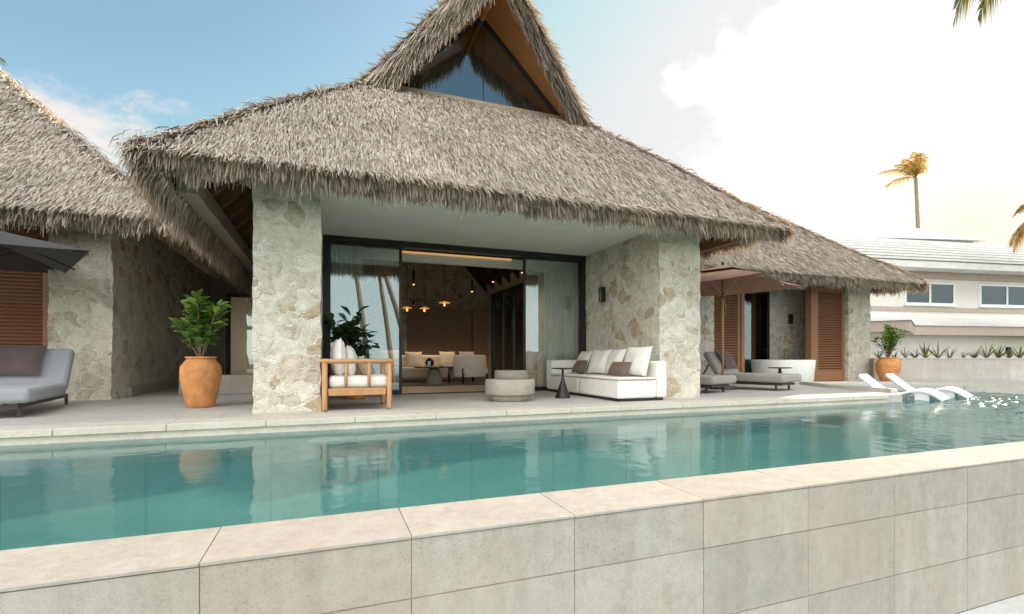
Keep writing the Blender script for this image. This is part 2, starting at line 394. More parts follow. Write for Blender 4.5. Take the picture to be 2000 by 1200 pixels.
# ------------------------------------------------------------------ thatch
class Blades:
    def __init__(s): s.V=[]; s.n=0
    def add(s,P,D,N,L,W,l1=.03,l2=.04,yaw=.22,droop=0.0):
        P=np.asarray(P,float); n=len(P)
        D=np.broadcast_to(np.asarray(D,float),(n,3)); N=np.broadcast_to(np.asarray(N,float),(n,3))
        D=D/np.linalg.norm(D,axis=1,keepdims=True); N=N/np.linalg.norm(N,axis=1,keepdims=True)
        a=rng.normal(0,yaw,n)[:,None]; Sd=np.cross(D,N); D=D*np.cos(a)+Sd*np.sin(a); Sd=np.cross(D,N)
        tw=rng.normal(0,.28,n)[:,None]; Sd=Sd*np.cos(tw)+N*np.sin(tw)
        L=(L*rng.uniform(.65,1.3,n))[:,None]; W=(W*rng.uniform(.6,1.35,n))[:,None]/2
        a1=(l1*rng.uniform(.2,1.7,n))[:,None]; a2=(l2*rng.normal(1,.7,n))[:,None]
        m=P+D*L*.5+N*a1; e=P+D*L+N*a2; e[:,2]-=droop*L[:,0]
        Sd2=Sd+N*rng.normal(0,.25,n)[:,None]
        v=np.stack([P-Sd*W*.8,P+Sd*W*.8,m-Sd*W,m+Sd*W,e-Sd2*W*.22,e+Sd2*W*.22],1)
        s.V.append(v); s.n+=n
    def into(s,mb,mat):
        V=np.concatenate(s.V).reshape(-1,3); b=len(mb.v); n=s.n
        mb.v.extend(map(tuple,V.tolist()))
        for i in range(n):
            k=b+i*6; mb.f.append((k,k+1,k+3,k+2)); mb.f.append((k+2,k+3,k+5,k+4))
        mb.m.extend([mat]*(2*n)); mb.s.extend([True]*(2*n))

class Hip:
    """hipped thatch roof over a rectangle; profile gives height over distance in from the eave"""
    def __init__(s,x0,x1,y0,y1,prof): s.x0,s.x1,s.y0,s.y1=x0,x1,y0,y1; s.pt=[p[0] for p in prof]; s.pz=[p[1]+CAMZ for p in prof]
    def z(s,t): return np.interp(t,s.pt,s.pz)
    def slope(s,t): return (s.z(np.asarray(t)+.12)-s.z(np.asarray(t)-.12))/.24
    def point(s,side,a,t):
        """a runs along the eave as a fraction between the two hips"""
        a=np.asarray(a,float); t=np.asarray(t,float); z=s.z(t)
        if side in 'fb':
            x=(s.x0+t)+a*(s.x1-s.x0-2*t); y=(s.y0+t) if side=='f' else (s.y1-t)
            return np.stack([x,y+0*a,z+0*a],-1)
        y=(s.y0+t)+a*(s.y1-s.y0-2*t); x=(s.x0+t) if side=='l' else (s.x1-t)
        return np.stack([x+0*a,y,z+0*a],-1)
    def out(s,side): return {'f':np.array([0,-1,0.]),'b':np.array([0,1,0.]),'l':np.array([-1,0,0.]),'r':np.array([1,0,0.])}[side]
    def shell(s,mb,T,mat=0,dz=0.0,sides='fblr',tstart=0.0):
        ts=[tstart]+[p for p in s.pt if tstart<p<T]+[T]
        for sd in sides:
            n=10; vs=[];fs=[]
            for t in ts:
                for i in range(n+1):
                    p=s.point(sd,np.array(i/n),np.array(t)); vs.append((p[0],p[1],p[2]+dz))
            for k in range(len(ts)-1):
                for i in range(n):
                    q=(k*(n+1)+i,k*(n+1)+i+1,(k+1)*(n+1)+i+1,(k+1)*(n+1)+i)
                    fs.append(q)
            mb.add(vs,fs,mat)
    def eave_band(s,mb,d,mat=0):
        z=float(s.z(0))
        pts=[(s.x0,s.y0),(s.x1,s.y0),(s.x1,s.y1),(s.x0,s.y1)]
        for i in range(4):
            a=pts[i];b=pts[(i+1)%4]
            mb.add([(a[0],a[1],z),(b[0],b[1],z),(b[0],b[1],z-d),(a[0],a[1],z-d)],[(0,1,2,3)],mat)
    def cover(s,bl,side,T,dens,L=.30,W=.028,mask=None,t0=0.0,l2=.03,rows=.15):
        Llen=(s.x1-s.x0) if side in 'fb' else (s.y1-s.y0)
        n=int(dens*Llen*T*1.25)
        t=rng.uniform(t0,T,n); w=(Llen-2*t)/Llen; keep=rng.uniform(0,1,n)<w; t=t[keep]; a=rng.uniform(0,1,len(t))
        t=np.round(t/rows)*rows+rng.normal(0,.05,len(t)); t=np.clip(t,.01,T)
        P=s.point(side,a,t)
        if mask is not None: k=mask(P,t); P=P[k]; t=t[k]
        sl=s.slope(t); o=s.out(side)
        D=o[None,:]*1.0+0*P; D[:,2]=-sl
        # blades fan out sideways over the hips
        N=o[None,:]*sl[:,None]; N[:,2]=1
        bl.add(P,D,N,L,W,.03,l2,.12)
    def fringe(s,bl,side,dens,L=.34,W=.026,layers=4,lo=0.0,hi=1.0,drop=.22):
        Llen=((s.x1-s.x0) if side in 'fb' else (s.y1-s.y0))*(hi-lo); o=s.out(side)
        for k in range(layers):
            n=int(dens*Llen); a=rng.uniform(lo-.004,hi+.004,n); P=s.point(side,a,np.zeros(n))
            f=k/max(1,layers-1)
            P[:,2]-=f*drop; P-=o*(f*.16); P+=rng.normal(0,.02,P.shape)
            D=np.tile(o*(.55-.35*f),(n,1)); D[:,2]=-.9; 
            Lm=L*(1+.22*np.sin(a*Llen*9+k)*np.sin(a*Llen*3.1))*rng.uniform(.65,1.35,n)
            N=o+np.array([0,0,.6])
            bl.add(P,D,np.tile(N,(n,1)),Lm,W,.02,.0,.16,.12)
    def hipline(s,bl,cx,cy,T,n,L=.34,W=.03):
        """bundles lying over the corner cx,cy in {0,1}"""
        t=rng.uniform(0,T,n); z=s.z(t)
        x=(s.x0+t) if cx==0 else (s.x1-t); y=(s.y0+t) if cy==0 else (s.y1-t)
        P=np.stack([x,y,z],-1)+rng.normal(0,.05,(n,3))*[1,1,.3]
        o=np.array([(-1 if cx==0 else 1),(-1 if cy==0 else 1),0.])
        mixv=rng.uniform(0,1,(n,1)); D=np.concatenate([o[0]*mixv,o[1]*(1-mixv),-s.slope(t)[:,None]*.9],1)
        N=np.tile(o*.6+np.array([0,0,1.]),(n,1)); bl.add(P,D,N,L,W,.04,.05,.25)

# ------------------------------------------------------------------ ground, pool, terrace
WZ=-.15
g=MB(); g.add([(-600,-600,-1.31),(600,-600,-1.31),(600,900,-1.31),(-600,900,-1.31)],[(0,1,2,3)]); structure('ground',g,M['grass'])
g=MB(); g.add([(-600,-600,-1.24),(600,-600,-1.24),(600,-34,-1.24),(-600,-34,-1.24)],[(0,1,2,3)]); structure('sea',g,M['sea'])
g=MB(); g.add([(-30,-1.5,-1.30),(40,-1.5,-1.30),(40,2.38,-1.30),(-30,2.38,-1.30)],[(0,1,2,3)]); structure('paved_path',g,M['paving'])

DY=6.285
basin=[(10.1,DY),(10.55,6.33),(10.82,6.47),(10.93,6.8),(11.05,7.4),(11.35,8.4),(11.85,9.45),(12.7,9.35),(13.7,9.0),(14.6,8.2),(15.2,7.2),(15.6,6.2),(15.9,5.0),(16,2.86)]
deck=[(-26,DY)]+basin+[(34,2.86),(34,26),(-26,26)]
d=MB(); d.prism(deck,-1.29,-.004); structure('terrace',d,M['deck'])
# coping: separate slabs along the pool edge
c=MB(); x=-26.0
while x<9.9:
    w=min(.98+random.uniform(-.02,.02),10.05-x); c.box(x+.002,x+w-.002,DY-.035,DY+.40,-.075,.001,r=.006,seg=1); x+=w
c.box(-26,10.05,DY-.005,DY+.3,-.4,-.078)
structure('pool_coping',c,M['coping'])
# raised kerb round the shallow basin
def ribbon(path,w,z0,z1):
    m=MB(); L=[];Rr=[]
    for i,p in enumerate(path):
        a=Vector(path[max(0,i-1)]); b_=Vector(path[min(len(path)-1,i+1)]); d_=(b_-a).normalized(); nrm=Vector((-d_.y,d_.x))
        L.append(Vector(p)+nrm*w/2); Rr.append(Vector(p)-nrm*w/2)
    n=len(path); vs=[(q.x,q.y,z0) for q in L]+[(q.x,q.y,z0) for q in Rr]+[(q.x,q.y,z1) for q in L]+[(q.x,q.y,z1) for q in Rr]
    fs=[]
    for i in range(n-1):
        fs+= [(2*n+i,2*n+i+1,3*n+i+1,3*n+i),(i,i+1,2*n+i+1,2*n+i),(n+i+1,n+i,3*n+i,3*n+i+1)]
    fs+=[(0,2*n,3*n,n),(n-1,2*n-1,4*n-1,3*n-1)]
    m.add(vs,fs); return m
def smooth_path(pts,k=3):
    pts=[Vector(p) for p in pts]
    for _ in range(k):
        q=[pts[0]]
        for a,b_ in zip(pts[:-1],pts[1:]): q+= [a*.75+b_*.25,a*.25+b_*.75]
        q.append(pts[-1]); pts=q
    return pts
kp=smooth_path([(10.83,6.62),(10.88,6.75),(10.92,7.1),(11.0,7.6),(11.3,8.5),(11.85,9.5)])
structure('basin_kerb',ribbon(kp,.14,-.4,.075),M['coping'])
kp=smooth_path([(11.85,9.5),(12.8,9.5),(13.8,9.1),(14.7,8.3),(15.3,7.2),(15.7,6.0),(16,4.5)])
structure('basin_back_kerb',ribbon(kp,.16,-.4,.06),M['coping'])
# pool shell and water
p=MB(); z=-1.28
p.add([(-26,2.5,z),(16,2.5,z),(16,9.5,z),(-26,9.5,z)],[(0,1,2,3)])
p.box(-26,10.05,DY-.001,DY+.05,-1.28,-.41)
p.box(-26,16,2.84,2.853,-1.28,-.18)
structure('pool_floor',p,M['pool'])
s_=MB(); s_.prism([(10.8,6.45),(15.6,6.45),(15.3,7.2),(14.6,8.2),(13.7,9.0),(12.7,9.35),(11.85,9.45)],-.7,-.42); structure('basin_floor',s_,M['pool'])
w=MB(); w.add([(-26,2.85,WZ),(8,2.85,WZ),(8,DY,WZ),(-26,DY,WZ)],[(0,1,2,3)])
gx_,gy_=104,140; wr=np.random.default_rng(3); vs=[];fs=[]      # the breeze ruffles the open end of the pool
hh=wr.normal(0,.0142,(gx_+1,gy_+3)); hh=.25*hh[:,:-2]+.5*hh[:,1:-1]+.25*hh[:,2:]
for i in range(gx_+1):
    for j in range(gy_+1):
        x=8+8.1*i/gx_; y=2.85+6.75*j/gy_; a=min(1,max(0,(x-8.6)/3.6))
        edge=0 if i in (0,gx_) or j==0 else 1
        vs.append((x,y,WZ+edge*a*float(hh[i,j])))
for i in range(gx_):
    for j in range(gy_): k=i*(gy_+1)+j; fs.append((k,k+gy_+1,k+gy_+2,k+1))
w.add(vs,fs,0,True)
structure('pool_water',w,M['water'])

# front pool wall: real slabs with open joints
pw=thing('pool_wall','pale limestone retaining wall along the near edge of the pool, capped with smooth slabs','wall',(2.5,2.6,-1.3))
m=MB(); m.box(-26,16,2.391,2.846,-1.29,-.1445); m.build('joint_bed',M['grout'],pw)
jx=[-.497+.881*k for k in range(-30,19)]
m=MB(); rows=[(-1.30,-.885),(-.882,-.445),(-.442,-.158)]
for i,(a,b_) in enumerate(zip(jx[:-1],jx[1:])):
    for k,(z0,z1) in enumerate(rows):
        e=.0013+random.uniform(0,.0012); q=random.uniform(-.0018,.0018)
        m.box(a+e,b_-e,2.385+q,2.42,z0+.0015,z1-.0015)
m.build('facing_slabs',M['wall_face'],pw)
m=MB()
for i,(a,b_) in enumerate(zip(jx[:-1],jx[1:])):
    m.box(a+.0015,b_-.0015,2.378,2.852,-.155,-.139+random.uniform(-.0008,.0008),r=.003,seg=1)
m.build('cap_slabs',M['wall_top'],pw)
for nm,(x,y,r_) in (('pool_inlet',(-.03,5.70,.165)),('pool_inlet',(6.1,4.55,.16))):
    m=MB(); m.lathe([(r_*.9,0),(r_,.006),(r_*.96,.012),(r_*.3,.016),(0.001,.016)],28,(x,y,WZ-.034))
    o=m.build(nm,M['tub'],loc=(x,y,WZ)); tag(o,'pale round pool cover disc at the waterline '+('in front of the wooden armchair' if x<1 else 'in front of the pavilion with the bathtub'),'pool cover','round pool covers')

# ------------------------------------------------------------------ main villa
villa=thing('thatched_villa','large open villa with a hipped thatched roof, glazed gable and fieldstone walls','villa',(2.8,9.0,0))
H=Hip(-1.86,7.52,6.5,18.7,[(0,2.35),(.12,2.48),(.5,2.87),(1.1,3.50),(2.55,4.88),(4.69,6.98),(5.5,7.7)])
TG=2.52; TR=4.69; XC=(H.x0+H.x1)/2
def prow_y(t): return 9.02-(t-TG)*(.95/(TR-TG))
rb=MB(); H.shell(rb,TG,0,-.03,'f'); H.shell(rb,TR,0,-.03,'b')
ts=np.linspace(0,TR,14)
def side_pts(sd,t):
    yf=H.y0+t if t<=TG else prow_y(t)
    x=H.x0+t if sd=='l' else H.x1-t
    return (x,yf,float(H.z(t))-.03),(x,H.y1-t,float(H.z(t))-.03)
for sd in 'lr':
    vs=[];fs=[]
    for t in ts:
        a,b_=side_pts(sd,t); n=8
        for i in range(n+1): vs.append(tuple(np.array(a)*(1-i/n)+np.array(b_)*(i/n)))
    for k in range(len(ts)-1):
        for i in range(8): fs.append((k*9+i,k*9+i+1,(k+1)*9+i+1,(k+1)*9+i))
    rb.add(vs,fs,0)
H.eave_band(rb,.12,0)
# barge faces closing the prow thickness
for sd in 'lr':
    vs=[]
    for t in np.linspace(TG-.05,TR,8):
        x=H.x0+t if sd=='l' else H.x1-t; y=prow_y(t); z=float(H.z(t))
        vs+= [(x,y,z-.03),(x,y+.02,z-.36)]
    rb.add(vs,[(2*i,2*i+1,2*i+3,2*i+2) for i in range(7)],0)
bl=Blades()
H.cover(bl,'f',TG,2100,.38,.0175)
side_front=lambda P,t: (P[:,1]<np.where(t<TG,H.y0+t,prow_y(t))+1.0)
def side_cover(sd,dens,mask=None):
    n=int(dens*TR*12); t=rng.uniform(0,TR,n); t=np.round(t/.11)*.11+rng.normal(0,.03,n); t=np.clip(t,.01,TR)
    yf=np.where(t<TG,H.y0+t,prow_y(np.maximum(t,TG))); yb=H.y1-t; y=yf+(yb-yf)*rng.uniform(0,1,n)
    k=(rng.uniform(0,1,n)<(yb-yf)/12.5)
    near=(y<yf+1.1); k&= near|(rng.uniform(0,1,n)<.22)
    t=t[k];y=y[k]; x=H.x0+t if sd=='l' else H.x1-t
    P=np.stack([x,y,H.z(t)],-1); sl=H.slope(t); o=H.out(sd); D=np.tile(o,(len(t),1)); D[:,2]=-sl; N=o[None,:]*sl[:,None]; N[:,2]=1
    bl.add(P,D,N,.30,.025,.03,.04,.18)
side_cover('l',1300); side_cover('r',1300)
H.cover(bl,'b',TR,60,.5,.09)
H.fringe(bl,'f',380,.19,.018,5,drop=.05); H.fringe(bl,'l',340,.26,.022,8,drop=.40); H.fringe(bl,'r',240,.16,.019,4,drop=.06); H.fringe(bl,'b',40,.34,.05,2)
H.hipline(bl,0,0,TG,1500,.28,.024); H.hipline(bl,1,0,TG,1500,.28,.024)
# rounded shaggy corners of the eave
for cx in (H.x0,H.x1):
    n=700; P=np.tile([cx,H.y0,float(H.z(0))],(n,1))+rng.normal(0,.07,(n,3)); P[:,2]-=rng.uniform(0,.12,n)
    ang=rng.uniform(0,1,(n,1)); sg=-1 if cx<0 else 1
    D=np.concatenate([sg*ang,-(1-ang),-.9+0*ang],1); bl.add(P,D,np.tile([sg*.6,-.6,.5],(n,1)),.19,.021,.02,0,.2,.12)
# prow fringe: long leaves hanging off the sloping barge edges
for sd in 'lr':
    o=H.out(sd)
    for k in range(6):
        n=1050; t=rng.uniform(TG-.25,TR,n); x=H.x0+t if sd=='l' else H.x1-t; y=prow_y(t)
        f=k/5
        P=np.stack([x,y-.03+f*.10,H.z(t)-f*.26],-1)+rng.normal(0,.025,(n,3))
        D=np.tile([o[0]*(.62-.35*f),-.16,-1.0],(n,1)); bl.add(P,D,np.tile([o[0]*.7,-.7,.35],(n,1)),.46,.022,.025,.03,.10,.05)
    n=900; t=rng.uniform(TG-.3,TR,n); x=H.x0+t if sd=='l' else H.x1-t; P=np.stack([x,prow_y(t)+rng.uniform(-.05,.3,n),H.z(t)+.01],-1)
    D=np.tile([o[0],-.35,-.95],(n,1)); bl.add(P,D,np.tile([o[0]*.7,-.2,.7],(n,1)),.36,.024,.03,.045,.18)
# a few stray tufts on the barge silhouette
n=60; t=rng.uniform(TG,TR,n); P=np.stack([H.x0+t,prow_y(t)+.2,H.z(t)+.03],-1); bl.add(P,np.tile([-1,-.2,-.1],(n,1)),np.tile([0,0,1.],(n,1)),.3,.03,.04,.05,.5)
bl.into(rb,1)
roof=rb.build('thatched_roof',[M['thatch_core'],M['thatch']],villa)
# smooth rolled band under the gable glass
m=MB(); zs=float(H.z(TG)); m.tube([(H.x0+TG+.15,9.06,zs-.0),(H.x1-TG-.15,9.06,zs-.0)],.075,10)
M['band']=plain('thatch_ridge_band',(.42,.33,.22),.9,.12,5,bump=.3,bscale=30)
m.build('gable_sill',M['band'],roof)
# soffit under the eaves
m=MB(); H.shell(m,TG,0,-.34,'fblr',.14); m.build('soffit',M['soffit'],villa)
# gable: cedar lining of the prow, frame and glass
m=MB()
for sd in 'lr':
    n=9; vs=[]
    for t in np.linspace(TG-.1,TR,n):
        x=H.x0+t if sd=='l' else H.x1-t; z=float(H.z(t))-.36
        vs+= [(x,prow_y(t)+.02,z),(x,11.0,z)]
    m.add(vs,[(2*i,2*i+1,2*i+3,2*i+2) for i in range(n-1)])
m.tube([(XC,8.0,float(H.z(TR))-.41),(XC,11,float(H.z(TR))-.41)],.06,8)
pr=m.build('gable_lining',M['prow'],villa)
gw=bpy.data.objects.new('gable_window',None); COL.objects.link(gw); gw.parent=villa; gw.location=(XC-2.8,9.14-9.0,5.6)
zt=float(H.z(TR))-.41; zb=5.50; hw=(zt-zb)/.981; GY=9.14
m=MB()
m.bar((XC-hw-.1,GY,zb-.06),(XC,GY,zt),.05,.07); m.bar((XC+hw+.1,GY,zb-.06),(XC,GY,zt),.05,.07); m.bar((XC-hw,GY,zb),(XC+hw,GY,zb),.05,.05); m.bar((XC+.03,GY,zb),(XC+.03,GY,zt-.04),.009,.012)
m.build('window_frame',M['black'],gw)
for sg in (-1,1):
    m=MB(); a=XC+.03+.005*sg; m.add([(a,GY+.01,zb),(XC+sg*hw,GY+.01,zb),(a,GY+.01,zt)],[(0,1,2) if sg>0 else (0,2,1)]); m.build('pane',M['glass_gable'],gw)

# masonry
m=MB(); m.rough_box(-.89,-.07,7.1,9.9,-.02,3.32); m.build('stone_wall',M['stone'],villa)
m=MB(); m.rough_box(5.43,6.31,7.1,9.9,-.02,3.32); m.build('stone_wall',M['stone'],villa)
m=MB(); m.box(-.89,-.45,9.9,18,-.02,3.6); m.box(5.9,6.31,9.9,13.3,-.02,3.6); m.box(5.9,6.31,16.3,18,-.02,3.6); m.box(5.9,6.31,13.3,16.3,2.9,3.6); m.box(-.85,6.3,17.6,18,0,3.6); m.build('outer_wall',M['interior_wall'],villa)
# loggia ceiling and fascia
m=MB(); m.box(-.08,5.44,7.12,9.86,2.98,3.06); m.box(-.075,5.435,7.04,7.12,2.97,3.5); m.build('loggia_ceiling',M['white_plaster'],villa)
# beams and rafters under the side eaves
m=MB(); m.box(-1.70,-1.48,7.0,18,2.72,2.96); m.build('eave_beam',M['beam'],villa)
m=MB(); m.box(7.05,7.2,7.0,18,2.85,3.03); m.build('eave_beam',M['rafter'],villa)
for sg,n in ((-1,16),(1,8)):
    for k in range(n):
        y=7.25+k*.62; m=MB()
        e0=.22; e1=min(1.3,y-H.y0-.12)
        xa=H.x0+e0 if sg<0 else H.x1-e0; xb=H.x0+e1 if sg<0 else H.x1-e1
        m.bar((xa,y,float(H.z(e0))-.42),(xb,y,float(H.z(e1))-.42),.07,.13); m.build('rafter',M['rafter'],villa)
for k in range(9):   # under the front eave
    x=-1.3+k*1.0
    if -.1<x<5.5: continue
    m=MB(); m.bar((x,6.7,float(H.z(.2))-.42),(x,7.7,float(H.z(1.2))-.42),.07,.13); m.build('rafter',M['rafter'],villa)

# glazing line
GYD=9.75; X0,X1=-.05,5.43
m=MB(); m.box(X0,X1,GYD-.06,GYD+.10,2.87,2.979); m.box(X0,X0+.07,GYD-.06,GYD+.10,0,2.87); m.box(X1-.12,X1,GYD-.06,GYD+.10,0,2.87); m.box(X0,X1,GYD-.06,GYD+.1,-.01,.012)
m.build('door_frame',M['black'],villa)
def slider(xa,xb,y,handle):
    d_=bpy.data.objects.new('sliding_door',None); COL.objects.link(d_); d_.parent=villa; d_.location=(xa-2.8,y-9,0)
    m=MB(); f=.055
    m.box(xa,xa+f,y-.02,y+.02,.012,2.868); m.box(xb-f,xb,y-.02,y+.02,.012,2.868); m.box(xa+f,xb-f,y-.02,y+.02,.012,.085); m.box(xa+f,xb-f,y-.02,y+.02,2.82,2.868)
    m.build('door_sash',M['black'],d_)
    m=MB(); m.box(xa+f,xb-f,y-.004,y+.004,.085,2.82); m.build('pane',M['glass'],d_)
    if handle: m=MB(); m.box(handle-.012,handle+.012,y-.055,y-.02,.95,1.25,r=.005,seg=1); m.build('handle',M['dark_metal'],d_)
slider(.02,1.38,GYD-.02,1.35); slider(3.93,5.31,GYD-.02,3.96)
# interior shell
m=MB(); m.add([(X0,9.85,.004),(5.5,9.85,.004),(5.5,17.6,.004),(X0,17.6,.004)],[(0,1,2,3)]); m.build('interior_floor',M['floor_in'],villa)
m=MB(); m.box(-.44,-.05,9.86,17.6,0,3.6); m.build('interior_wall',M['interior_wall'],villa)
m=MB(); m.box(5.44,5.89,9.92,13.3,0,3.6); m.box(5.44,5.89,13.3,16.3,2.9,3.6); m.box(5.44,5.89,16.3,17.6,0,3.6); m.build('interior_wall',M['interior_wall'],villa)
m=MB(); m.rough_box(-.05,5.5,17.2,17.55,0,6.6,.12); m.build('interior_wall',M['stone_b'],villa)
m=MB(); m.box(2.55,4.9,17.10,17.19,0,2.45); m.box(4.9,5.42,16.9,17.19,0,2.45); m.build('wall_panel',M['wood_wall'],villa)
m=MB(); m.rough_box(1.45,2.5,16.55,17.2,0,6.3,.12); m.build('chimney_breast',M['stone_b'],villa)
m=MB(); m.box(1.47,2.45,16.45,16.52,.55,1.35); m.box(.2,1.45,16.9,17.18,.1,1.5); m.build('fireplace',M['mirror_dark'],villa)
m=MB()
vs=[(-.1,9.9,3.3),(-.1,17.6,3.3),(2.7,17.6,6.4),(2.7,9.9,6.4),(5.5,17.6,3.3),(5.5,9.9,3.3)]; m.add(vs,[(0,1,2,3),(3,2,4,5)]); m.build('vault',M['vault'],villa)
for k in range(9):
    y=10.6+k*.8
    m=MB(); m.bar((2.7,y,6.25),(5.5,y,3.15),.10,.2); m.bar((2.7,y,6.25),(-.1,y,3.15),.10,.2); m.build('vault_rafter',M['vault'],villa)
m=MB(); m.box(X0,5.43,10.22,10.35,2.70,2.90); m.prism([(-.05,9.9),(5.43,9.9),(5.43,10),(-.05,10)],2.9,3.4); m.build('lintel',M['white_plaster'],villa)
m=MB(); m.box(1.45,3.85,10.195,10.217,2.865,2.90); m.build('cove_light',M['cove'],villa)
# inner glazed doors on the far side wall
d_=bpy.data.objects.new('inner_door',None); COL.objects.link(d_); d_.parent=villa; d_.location=(2.6,5.8,0)
m=MB()
for y in (13.34,14.3,15.28,16.24): m.box(5.38,5.44,y-.05,y+.05,.01,2.9)
m.box(5.38,5.44,13.3,16.3,2.82,2.90); m.build('door_sash',M['black'],d_)
for y0 in (13.39,14.35,15.33): m=MB(); m.box(5.44,5.45,y0,y0+.87,.01,2.82); m.build('pane',M['glass'],d_)

# curtains
def curtain(xa,xb,y,z0,z1,label):
    m=MB(); n=70; vs=[];fs=[]
    for i in range(n+1):
        x=xa+(xb-xa)*i/n; ph=i/n*2*math.pi*(xb-xa)/.085
        for z in (z0,(z0+z1)/2,z1):
            k=1 if z<z1 else .55
            vs.append((x+.01*math.sin(ph*.5),y+.035*math.sin(ph+.6*math.sin(i*.3))*k+.01*noise.noise((x*5,z,1)),z))
    for i in range(n):
        for j in range(2): a=i*3+j; fs.append((a,a+3,a+4,a+1))
    b=len(vs); m.add(vs,fs,0,True); m.add([(v[0],v[1]+.004,v[2]) for v in vs],[f[::-1] for f in fs],0,True)
    tag(m.build('curtain',M['sheer'],loc=((xa+xb)/2,y,z0)),label,'curtain','curtains behind the sliding doors')
t=NT('sheer_linen'); t.set((.84,.85,.80),.9); tr=t.n('ShaderNodeBsdfTranslucent'); tr.inputs[0].default_value=(.8,.82,.76,1); ms=t.n('ShaderNodeMixShader'); ms.inputs[0].default_value=.35; t.l(t.b.outputs[0],ms.inputs[1]); t.l(tr.outputs[0],ms.inputs[2]); t.l(ms.outputs[0],t.out.inputs[0]); M['sheer']=t.mat
curtain(.10,.66,9.90,.03,2.85,'sheer pale curtain gathered behind the glass above the potted plant and wooden armchair')
curtain(4.50,5.22,9.90,.03,2.85,'sheer pale curtain hanging behind the glass next to the long white sofa')

# ------------------------------------------------------------------ wall lamps
def wall_lamp(loc,rotz,label,s=1.0):
    r=thing('wall_lamp',label,'wall lamp',loc,rotz,'black wall lanterns')
    m=MB(); m.box(-.05*s,.05*s,-.012,0,-.15*s,.15*s); m.build('back_plate',M['black'],r,local=True)
    m=MB(); 
    for z in (-.15*s,.135*s): m.box(-.055*s,.055*s,-.10*s,-.0125,z,z+.015*s)
    for x in (-.055*s,.043*s): m.box(x,x+.012*s,-.10*s,-.088*s,-.134*s,.134*s)
    m.build('cage',M['black'],r,local=True)
    m=MB(); m.box(-.04*s,.04*s,-.085*s,-.02*s,-.133*s,.134*s); m.build('glass_shade',M['mirror_dark'],r,local=True)
wall_lamp((5.415,8.9,2.02),R(-90),'black lantern on the fieldstone wall above the long white sofa')

# ------------------------------------------------------------------ the two side pavilions
def louver(parent,x0,x1,y,z0,z1,label=None,rot=None,pitch=.072):
    """framed shutter panel with slanting slats"""
    sh=bpy.data.objects.new('shutter',None); COL.objects.link(sh); sh.parent=parent
    sh.location=Vector((x0,y,z0))-parent.location
    f=.10; w=x1-x0; h=z1-z0
    m=MB(); m.box(0,f,-.03,.03,0,h); m.box(w-f,w,-.03,.03,0,h); m.box(f,w-f,-.03,.03,0,.30); m.box(f,w-f,-.03,.03,h-.16,h)
    m.build('shutter_frame',M['louver'],sh,local=True)
    m=MB(); z=.31
    while z<h-.17:
        m.box(-w/2+f,w/2-f,-.034,.034,-.006,.006,0,TRS((w/2,.0,z+.02),(R(38),0,0))); z+=pitch
    m.build('louvre_slats',M['louver'],sh,local=True)
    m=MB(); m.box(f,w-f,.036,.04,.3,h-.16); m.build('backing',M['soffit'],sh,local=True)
    return sh

def pavilion(nm,label,loc,Hp,dens,front_mask,sides):
    r=thing(nm,label,'pavilion',loc)
    T=min(Hp.x1-Hp.x0,Hp.y1-Hp.y0)/2-.02
    rb=MB(); Hp.shell(rb,T,0,-.03); Hp.eave_band(rb,.11)
    bl=Blades(); Hp.cover(bl,'f',T,dens,.38,.018,mask=front_mask)
    for sd in 'lrb': Hp.cover(bl,sd,T,sides.get(sd,60),.40,.05 if sides.get(sd,60)<100 else .03)
    Hp.fringe(bl,'f',260,.20,.022,4,drop=.07)
    for sd in 'lr': Hp.fringe(bl,sd,200 if sides.get(sd,60)>100 else 60,.19,.025,4,drop=.08)
    Hp.hipline(bl,0,0,T,900,.28,.026); Hp.hipline(bl,1,0,T,2200,.27,.024)
    for cx in (Hp.x0,Hp.x1):
        n=450; P=np.tile([cx,Hp.y0,float(Hp.z(0))],(n,1))+rng.normal(0,.06,(n,3)); P[:,2]-=rng.uniform(0,.2,n)
        ang=rng.uniform(0,1,(n,1)); sg=-1 if cx==Hp.x0 else 1
        bl.add(P,np.concatenate([sg*ang,-(1-ang),-.9+0*ang],1),np.tile([sg*.6,-.6,.5],(n,1)),.19,.021,.02,0,.2,.12)
    bl.into(rb,1); rf=rb.build('thatched_roof',[M['thatch_core'],M['thatch']],r)
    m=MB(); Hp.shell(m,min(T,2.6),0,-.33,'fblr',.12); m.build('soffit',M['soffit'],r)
    return r
HL=Hip(-13.3,-2.40,9.4,20.0,[(0,2.31),(.12,2.45),(.5,2.76),(1.1,3.3),(4.0,5.95),(5.6,7.4)])
lp=pavilion('thatched_pavilion','thatched stone pavilion with louvred shutters behind the grey lounger and the large planted pot',(-5,12,0),HL,1900,lambda P,t:(P[:,0]>-8.2),{'r':500})
m=MB(); m.rough_box(-4.30,-3.43,10.3,11.0,-.02,3.5); m.rough_box(-3.9,-3.43,11.0,18.6,-.02,3.3); m.build('stone_wall',M['stone'],lp)
m=MB(); m.box(-3.42,-3.34,10.9,17.9,0,.17); m.build('plinth',M['concrete'],lp)
for k in range(3): louver(lp,-4.38-1.05*(k+1)-.0,-4.38-1.05*k-.01,10.62,0.02,2.9,pitch=.062)
m=MB(); m.box(-9.8,-4.31,10.5,10.75,2.9,3.5); m.build('lintel',M['soffit'],lp)
m=MB(); m.rough_box(-9.8,-7.6,10.3,11,-.02,3.4,.15); m.build('stone_wall',M['stone'],lp)
